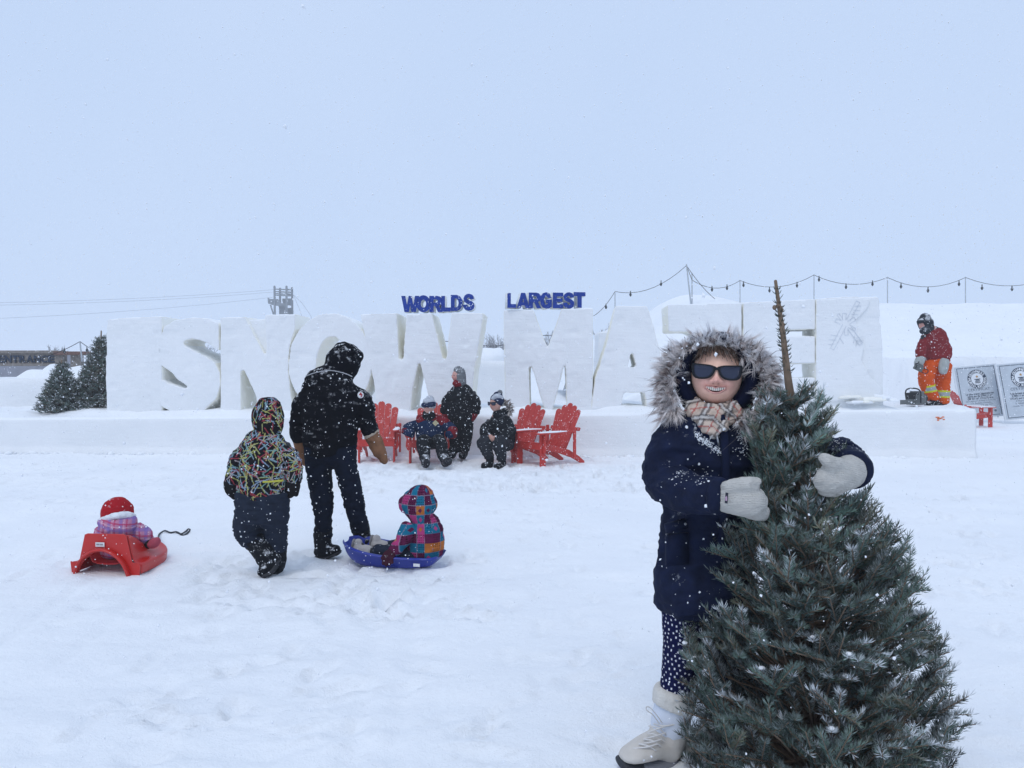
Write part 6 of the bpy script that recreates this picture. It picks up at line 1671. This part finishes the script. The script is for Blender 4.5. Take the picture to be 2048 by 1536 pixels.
s3.wear('collar', [[(988, 830, -.10, 7, 8), (996, 829, -.08, 9, 9), (1006, 826, -.0, 9, 10), (1012, 822, .05, 8, 9)]], M['far_black'], .010, 2, .003)
ruff(s3, 'fur_collar', [s3.p(q) for q in ((1004, 806, -.02), (1012, 807, .0), (1018, 812, .02), (1020, 820, .03), (1014, 826, .03))], [.03, .04, .045, .04, .03], 1500, .055, [(.42, .36, .32), (.55, .50, .46), (.25, .20, .18)], M['fur'], .5, 9, .004, clumps=150)
glasses(s3, fr3, 1.0, z=.10)
# bare clasped hands: palm and bent fingers
hd = [[(979, 873, -.27, 5, 4), (984, 877, -.31, 5, 4)], [(990, 876, -.27, 5, 4), (984, 879, -.31, 5, 4)]]
for k in range(4): hd += [[(981 + k * 1.6, 873 + k * 2.0, -.315, 1.5), (984 + k * 1.5, 875.5 + k * 2, -.335, 1.4), (987.5 + k * 1.2, 877 + k * 2, -.325, 1.2)]]
hd += [[(980, 872, -.30, 1.6), (984, 871, -.325, 1.4)]]
sk = s3.wear('hands', hd, M['skin'], .006, 1, 0, paintf=lambda co, no: np.repeat([[.50, .27, .21]], len(co), 0))

# ------------------------------------------------------------------ worker on the platform
wz = W(1866, 812, 14.4)[2]
wk = Person(14.4, 1866, 'worker in red jacket and orange reflective trousers carving on the platform', z=wz)
M['brick_jacket'] = fabric('brick_red_jacket', (.19, .022, .026), .32, .12, .85, .3, vary=.15)
M['hi_vis'] = fabric('orange_hi_vis', (.62, .085, .012), .25, .05, .8, .3, attr=True, vary=.10, snowscale=7)
M['balaclava'] = fabric('dark_balaclava', (.03, .034, .042), .75, .05, .9, .4, snowscale=10)
M['work_glove'] = fabric('pale_work_glove', (.36, .38, .37), .2, 0, .9, .3)
H = face_mesh(wk.p((1848, 648, -.02)), (-.80, -.45, -.32), (-.2, -.1, 1), .088, .105, .125, skin=(.52, .27, .23))
b, frw = make_body(wk, [[(1872, 722, 0, 17, 14), (1870, 690, 0, 19, 14), (1866, 668, 0, 18, 13), (1856, 658, -.01, 8), (1851, 650, -.01, 9)], [(1848, 672, -.03, 8), (1846, 700, -.1, 7), (1840, 728, -.14, 5)], [(1886, 672, .03, 8), (1892, 702, -.0, 7), (1886, 735, -.06, 5)], [(1862, 725, -.02, 11), (1852, 765, -.10, 8), (1868, 800, -.06, 6), (1862, 806, -.14, 5)], [(1882, 725, .02, 11), (1884, 765, .02, 8), (1884, 802, .03, 6), (1874, 808, -.06, 5)]], H, voxel=.014)
wk.wear('jacket', [[(1872, 716, 0, 25, 20), (1871, 698, 0, 26, 20), (1868, 676, 0, 26, 19), (1864, 662, 0, 18, 15)], [(1852, 676, -.02, 9), (1843, 698, -.08, 10.5), (1841, 716, -.12, 9)], [(1881, 678, .0, 9), (1892, 698, -.06, 11), (1890, 718, -.15, 10)]], M['brick_jacket'], .016, 4, .012, (6, 6, 12))
def hv(co, no):
    c_ = np.repeat([[.62, .085, .012]], len(co), 0)
    a, b_ = wk.p((1857, 776)), wk.p((1885, 788))
    for cx, q in ((0, a), (1, b_)):
        tl = .20 if cx == 0 else -.02
        dz = co[:, 2] - q[2] - (co[:, 0] - q[0]) * tl
        sel = (np.abs(co[:, 0] - q[0]) < .14) & (co[:, 1] < 15)
        c_ = np.where((sel & (np.abs(dz) < .066))[:, None], np.array([.55, .58, .03]), c_)
        c_ = np.where((sel & (np.abs(dz) < .034))[:, None], np.array([.34, .36, .38]), c_)
    return c_
wk.wear('trousers', [[(1874, 712, 0, 24, 19), (1874, 732, 0, 26, 20)], [(1860, 730, -.02, 17), (1852, 757, -.08, 14.5), (1858, 778, -.09, 13), (1868, 798, -.06, 11)], [(1885, 730, .02, 17), (1885, 760, .02, 14.5), (1885, 785, .02, 13.5), (1885, 805, .03, 12.5)]], M['hi_vis'], .012, 3, .010, (8, 8, 18), hv)
wk.wear('balaclava', [[(1858, 662, .0, 11, 12), (1853, 652, .0, 14, 14), (1850, 642, .0, 14.5, 15.5), (1850, 634, .0, 10, 11)], [(1851, 660, -.08, 9, 9), (1846, 662, -.12, 7, 7)], [(1843, 641, -.06, 6, 9), (1840, 643, -.08, 4, 8)]], M['balaclava'], .011, 3, .004, (14, 14, 14))
wk.wear('glove', [[(1842, 716, -.12, 9), (1838, 726, -.14, 9), (1838, 732, -.15, 7)]], M['work_glove'], .010, 2, .003)
wk.wear('glove', [[(1889, 722, -.16, 10, 8), (1887, 734, -.20, 10, 7), (1886, 744, -.21, 8, 6)]], M['work_glove'], .010, 2, .003)
far_boot(wk, [(1868, 793, -.05, 10), (1866, 804, -.07, 9)], [(1868, 807, -.05, 7), (1854, 808, -.16, 6)]); far_boot(wk, [(1885, 800, .03, 10), (1884, 808, .02, 9)], [(1884, 810, .03, 7), (1872, 811, -.06, 6)])
M['tool_body'] = mat('grey_tool', (.12, .13, .13), .5, .2, 30, .2, 60, snow=.5); M['tool_dark'] = mat('dark_tool', (.02, .021, .024), .5, .1, flecks=.1)
def saw(px, py, Y, k, name, label, yaw, bar=True):
    c = W(px, py, Y); e = empty(name, c, label, 'tool')
    e.rotation_euler = (0, 0, yaw)
    def add(nm, mb, m, bev=.008):
        o = link(nm, mb.mesh(nm), M[m], e, local=True)
        if bev: b = o.modifiers.new('bevel', 'BEVEL'); b.width = bev; b.segments = 2
        return o
    add('motor_housing', MB().box((0, 0, .10 * k), (.26 * k, .18 * k, .16 * k)).box((.02 * k, 0, .20 * k), (.16 * k, .15 * k, .07 * k)), 'tool_body', .012)
    add('cylinder_cover', MB().box((-.09 * k, -.0, .16 * k), (.09 * k, .16 * k, .10 * k)), 'tool_dark')
    add('front_handle', MB().tube([np.array(q) * k for q in ((-.06, -.12, .06), (-.08, -.12, .24), (-.08, .0, .28), (-.08, .12, .24), (-.06, .12, .06))], [.011 * k] * 5, 8, (1, 0, 0), 4), 'tool_dark', 0)
    add('rear_handle', MB().tube([np.array(q) * k for q in ((.12, 0, .16), (.24, 0, .17), (.28, 0, .10), (.22, 0, .04), (.12, 0, .04))], [.013 * k] * 5, 8, (0, 1, 0), 4), 'tool_dark', 0)
    if bar: add('guide_bar', MB().box((-.30 * k, -.06 * k, .07 * k), (.36 * k, .008, .07 * k)), 'tool_body', .003)
    return e
e = saw(1832, 812, 13.9, 1.15, 'chainsaw', 'grey chainsaw lying on the platform by the boots of the worker', .5)
e = saw(1833, 742, 14.15, .62, 'hand_tool', 'small dark power tool held in the gloved hand of the worker', -.6, False); e.rotation_euler = (0, .5, -.5)
M['orange_mark'] = mat('orange_spray', (.70, .20, .08), .8, .2, 30)
g = W(1878, 836, 13.05)
q = MB(); rr = np.random.default_rng(2)
for k in range(14):
    a = rr.normal(0, .03, 2); q.ell(g + np.array([a[0] * 1.3, 0, a[1] * .5]), (.018, .03, .012), None, 8, 6)
o = q.build('paint_mark', M['orange_mark'], None, True, label='small orange paint mark on the platform face below the worker', cat='paint mark')
# ================================================================== snow falling through the air
M['flake'] = mat('snow_flake', (.90, .92, .95), .8, 0)
def falling_snow():
    rg = np.random.default_rng(99)
    def cloud(y0, y1, dens, rmin, rmax):
        vol = ((y1 ** 3 - y0 ** 3) / 3) * 1.45 * 1.12 + (y1 - y0) * 2
        n = int(vol * dens)
        y = (rg.uniform(0, 1, n) * (y1 ** 3 - y0 ** 3) + y0 ** 3) ** (1 / 3)
        x = rg.uniform(-1, 1, n) * (.74 * y + .5)
        z = CAM_H + rg.uniform(-1, 1, n) * (.55 * y + .4)
        k = z > .03
        r = rmin + (rmax - rmin) * rg.uniform(0, 1, n) ** 2.2
        return np.stack([x, y, z], 1)[k], r[k]
    A = [cloud(.9, 4.0, 130, .0015, .0042), cloud(4.0, 8.0, 100, .0022, .0055), cloud(8, 15, 20, .003, .008), cloud(1.0, 3.2, 4, .004, .0065)]
    P = np.vstack([a[0] for a in A]); r = np.concatenate([a[1] for a in A])
    n = len(P)
    oct_ = np.array([[1, 0, 0], [-1, 0, 0], [0, 1, 0], [0, -1, 0], [0, 0, 1], [0, 0, -1.]])
    q = rg.normal(0, 1, (n, 3, 3)); q = np.linalg.qr(q)[0]
    sh = oct_[None] * (r[:, None, None] * rg.uniform(.65, 1.25, (n, 6, 1)))
    V = np.einsum('nij,nkj->nki', q, sh) * np.array([1, 1, 1.15]) + P[:, None]
    fo = np.array([[0, 2, 4], [2, 1, 4], [1, 3, 4], [3, 0, 4], [2, 0, 5], [1, 2, 5], [3, 1, 5], [0, 3, 5]])
    F = (np.arange(n) * 6)[:, None, None] + fo[None]
    me = np_mesh('falling_snow', V.reshape(-1, 3), F.reshape(-1, 3)); smooth_on(me)
    link('falling_snow', me, M['flake'], None, 'snowflakes drifting down through the air', 'snowflakes', kind='stuff')
    return n
N_FLAKES = falling_snow()
# ================================================================== the milky air of the snowfall
HAZE = 0.0020
def haze():
    m = bpy.data.materials.new('snowy_air'); m.use_nodes = True
    n, l = m.node_tree.nodes, m.node_tree.links; n.clear()
    o = n.new('ShaderNodeOutputMaterial'); v = n.new('ShaderNodeVolumePrincipled')
    v.inputs['Color'].default_value = (.97, .98, 1, 1); v.inputs['Density'].default_value = HAZE; v.inputs['Anisotropy'].default_value = .2
    l.new(v.outputs[0], o.inputs['Volume'])
    MB().box((0, 445, 9), (1500, 1000, 21)).build('haze', m, None, kind='stuff', label='pale snowy air over the whole place', cat='haze')
haze()
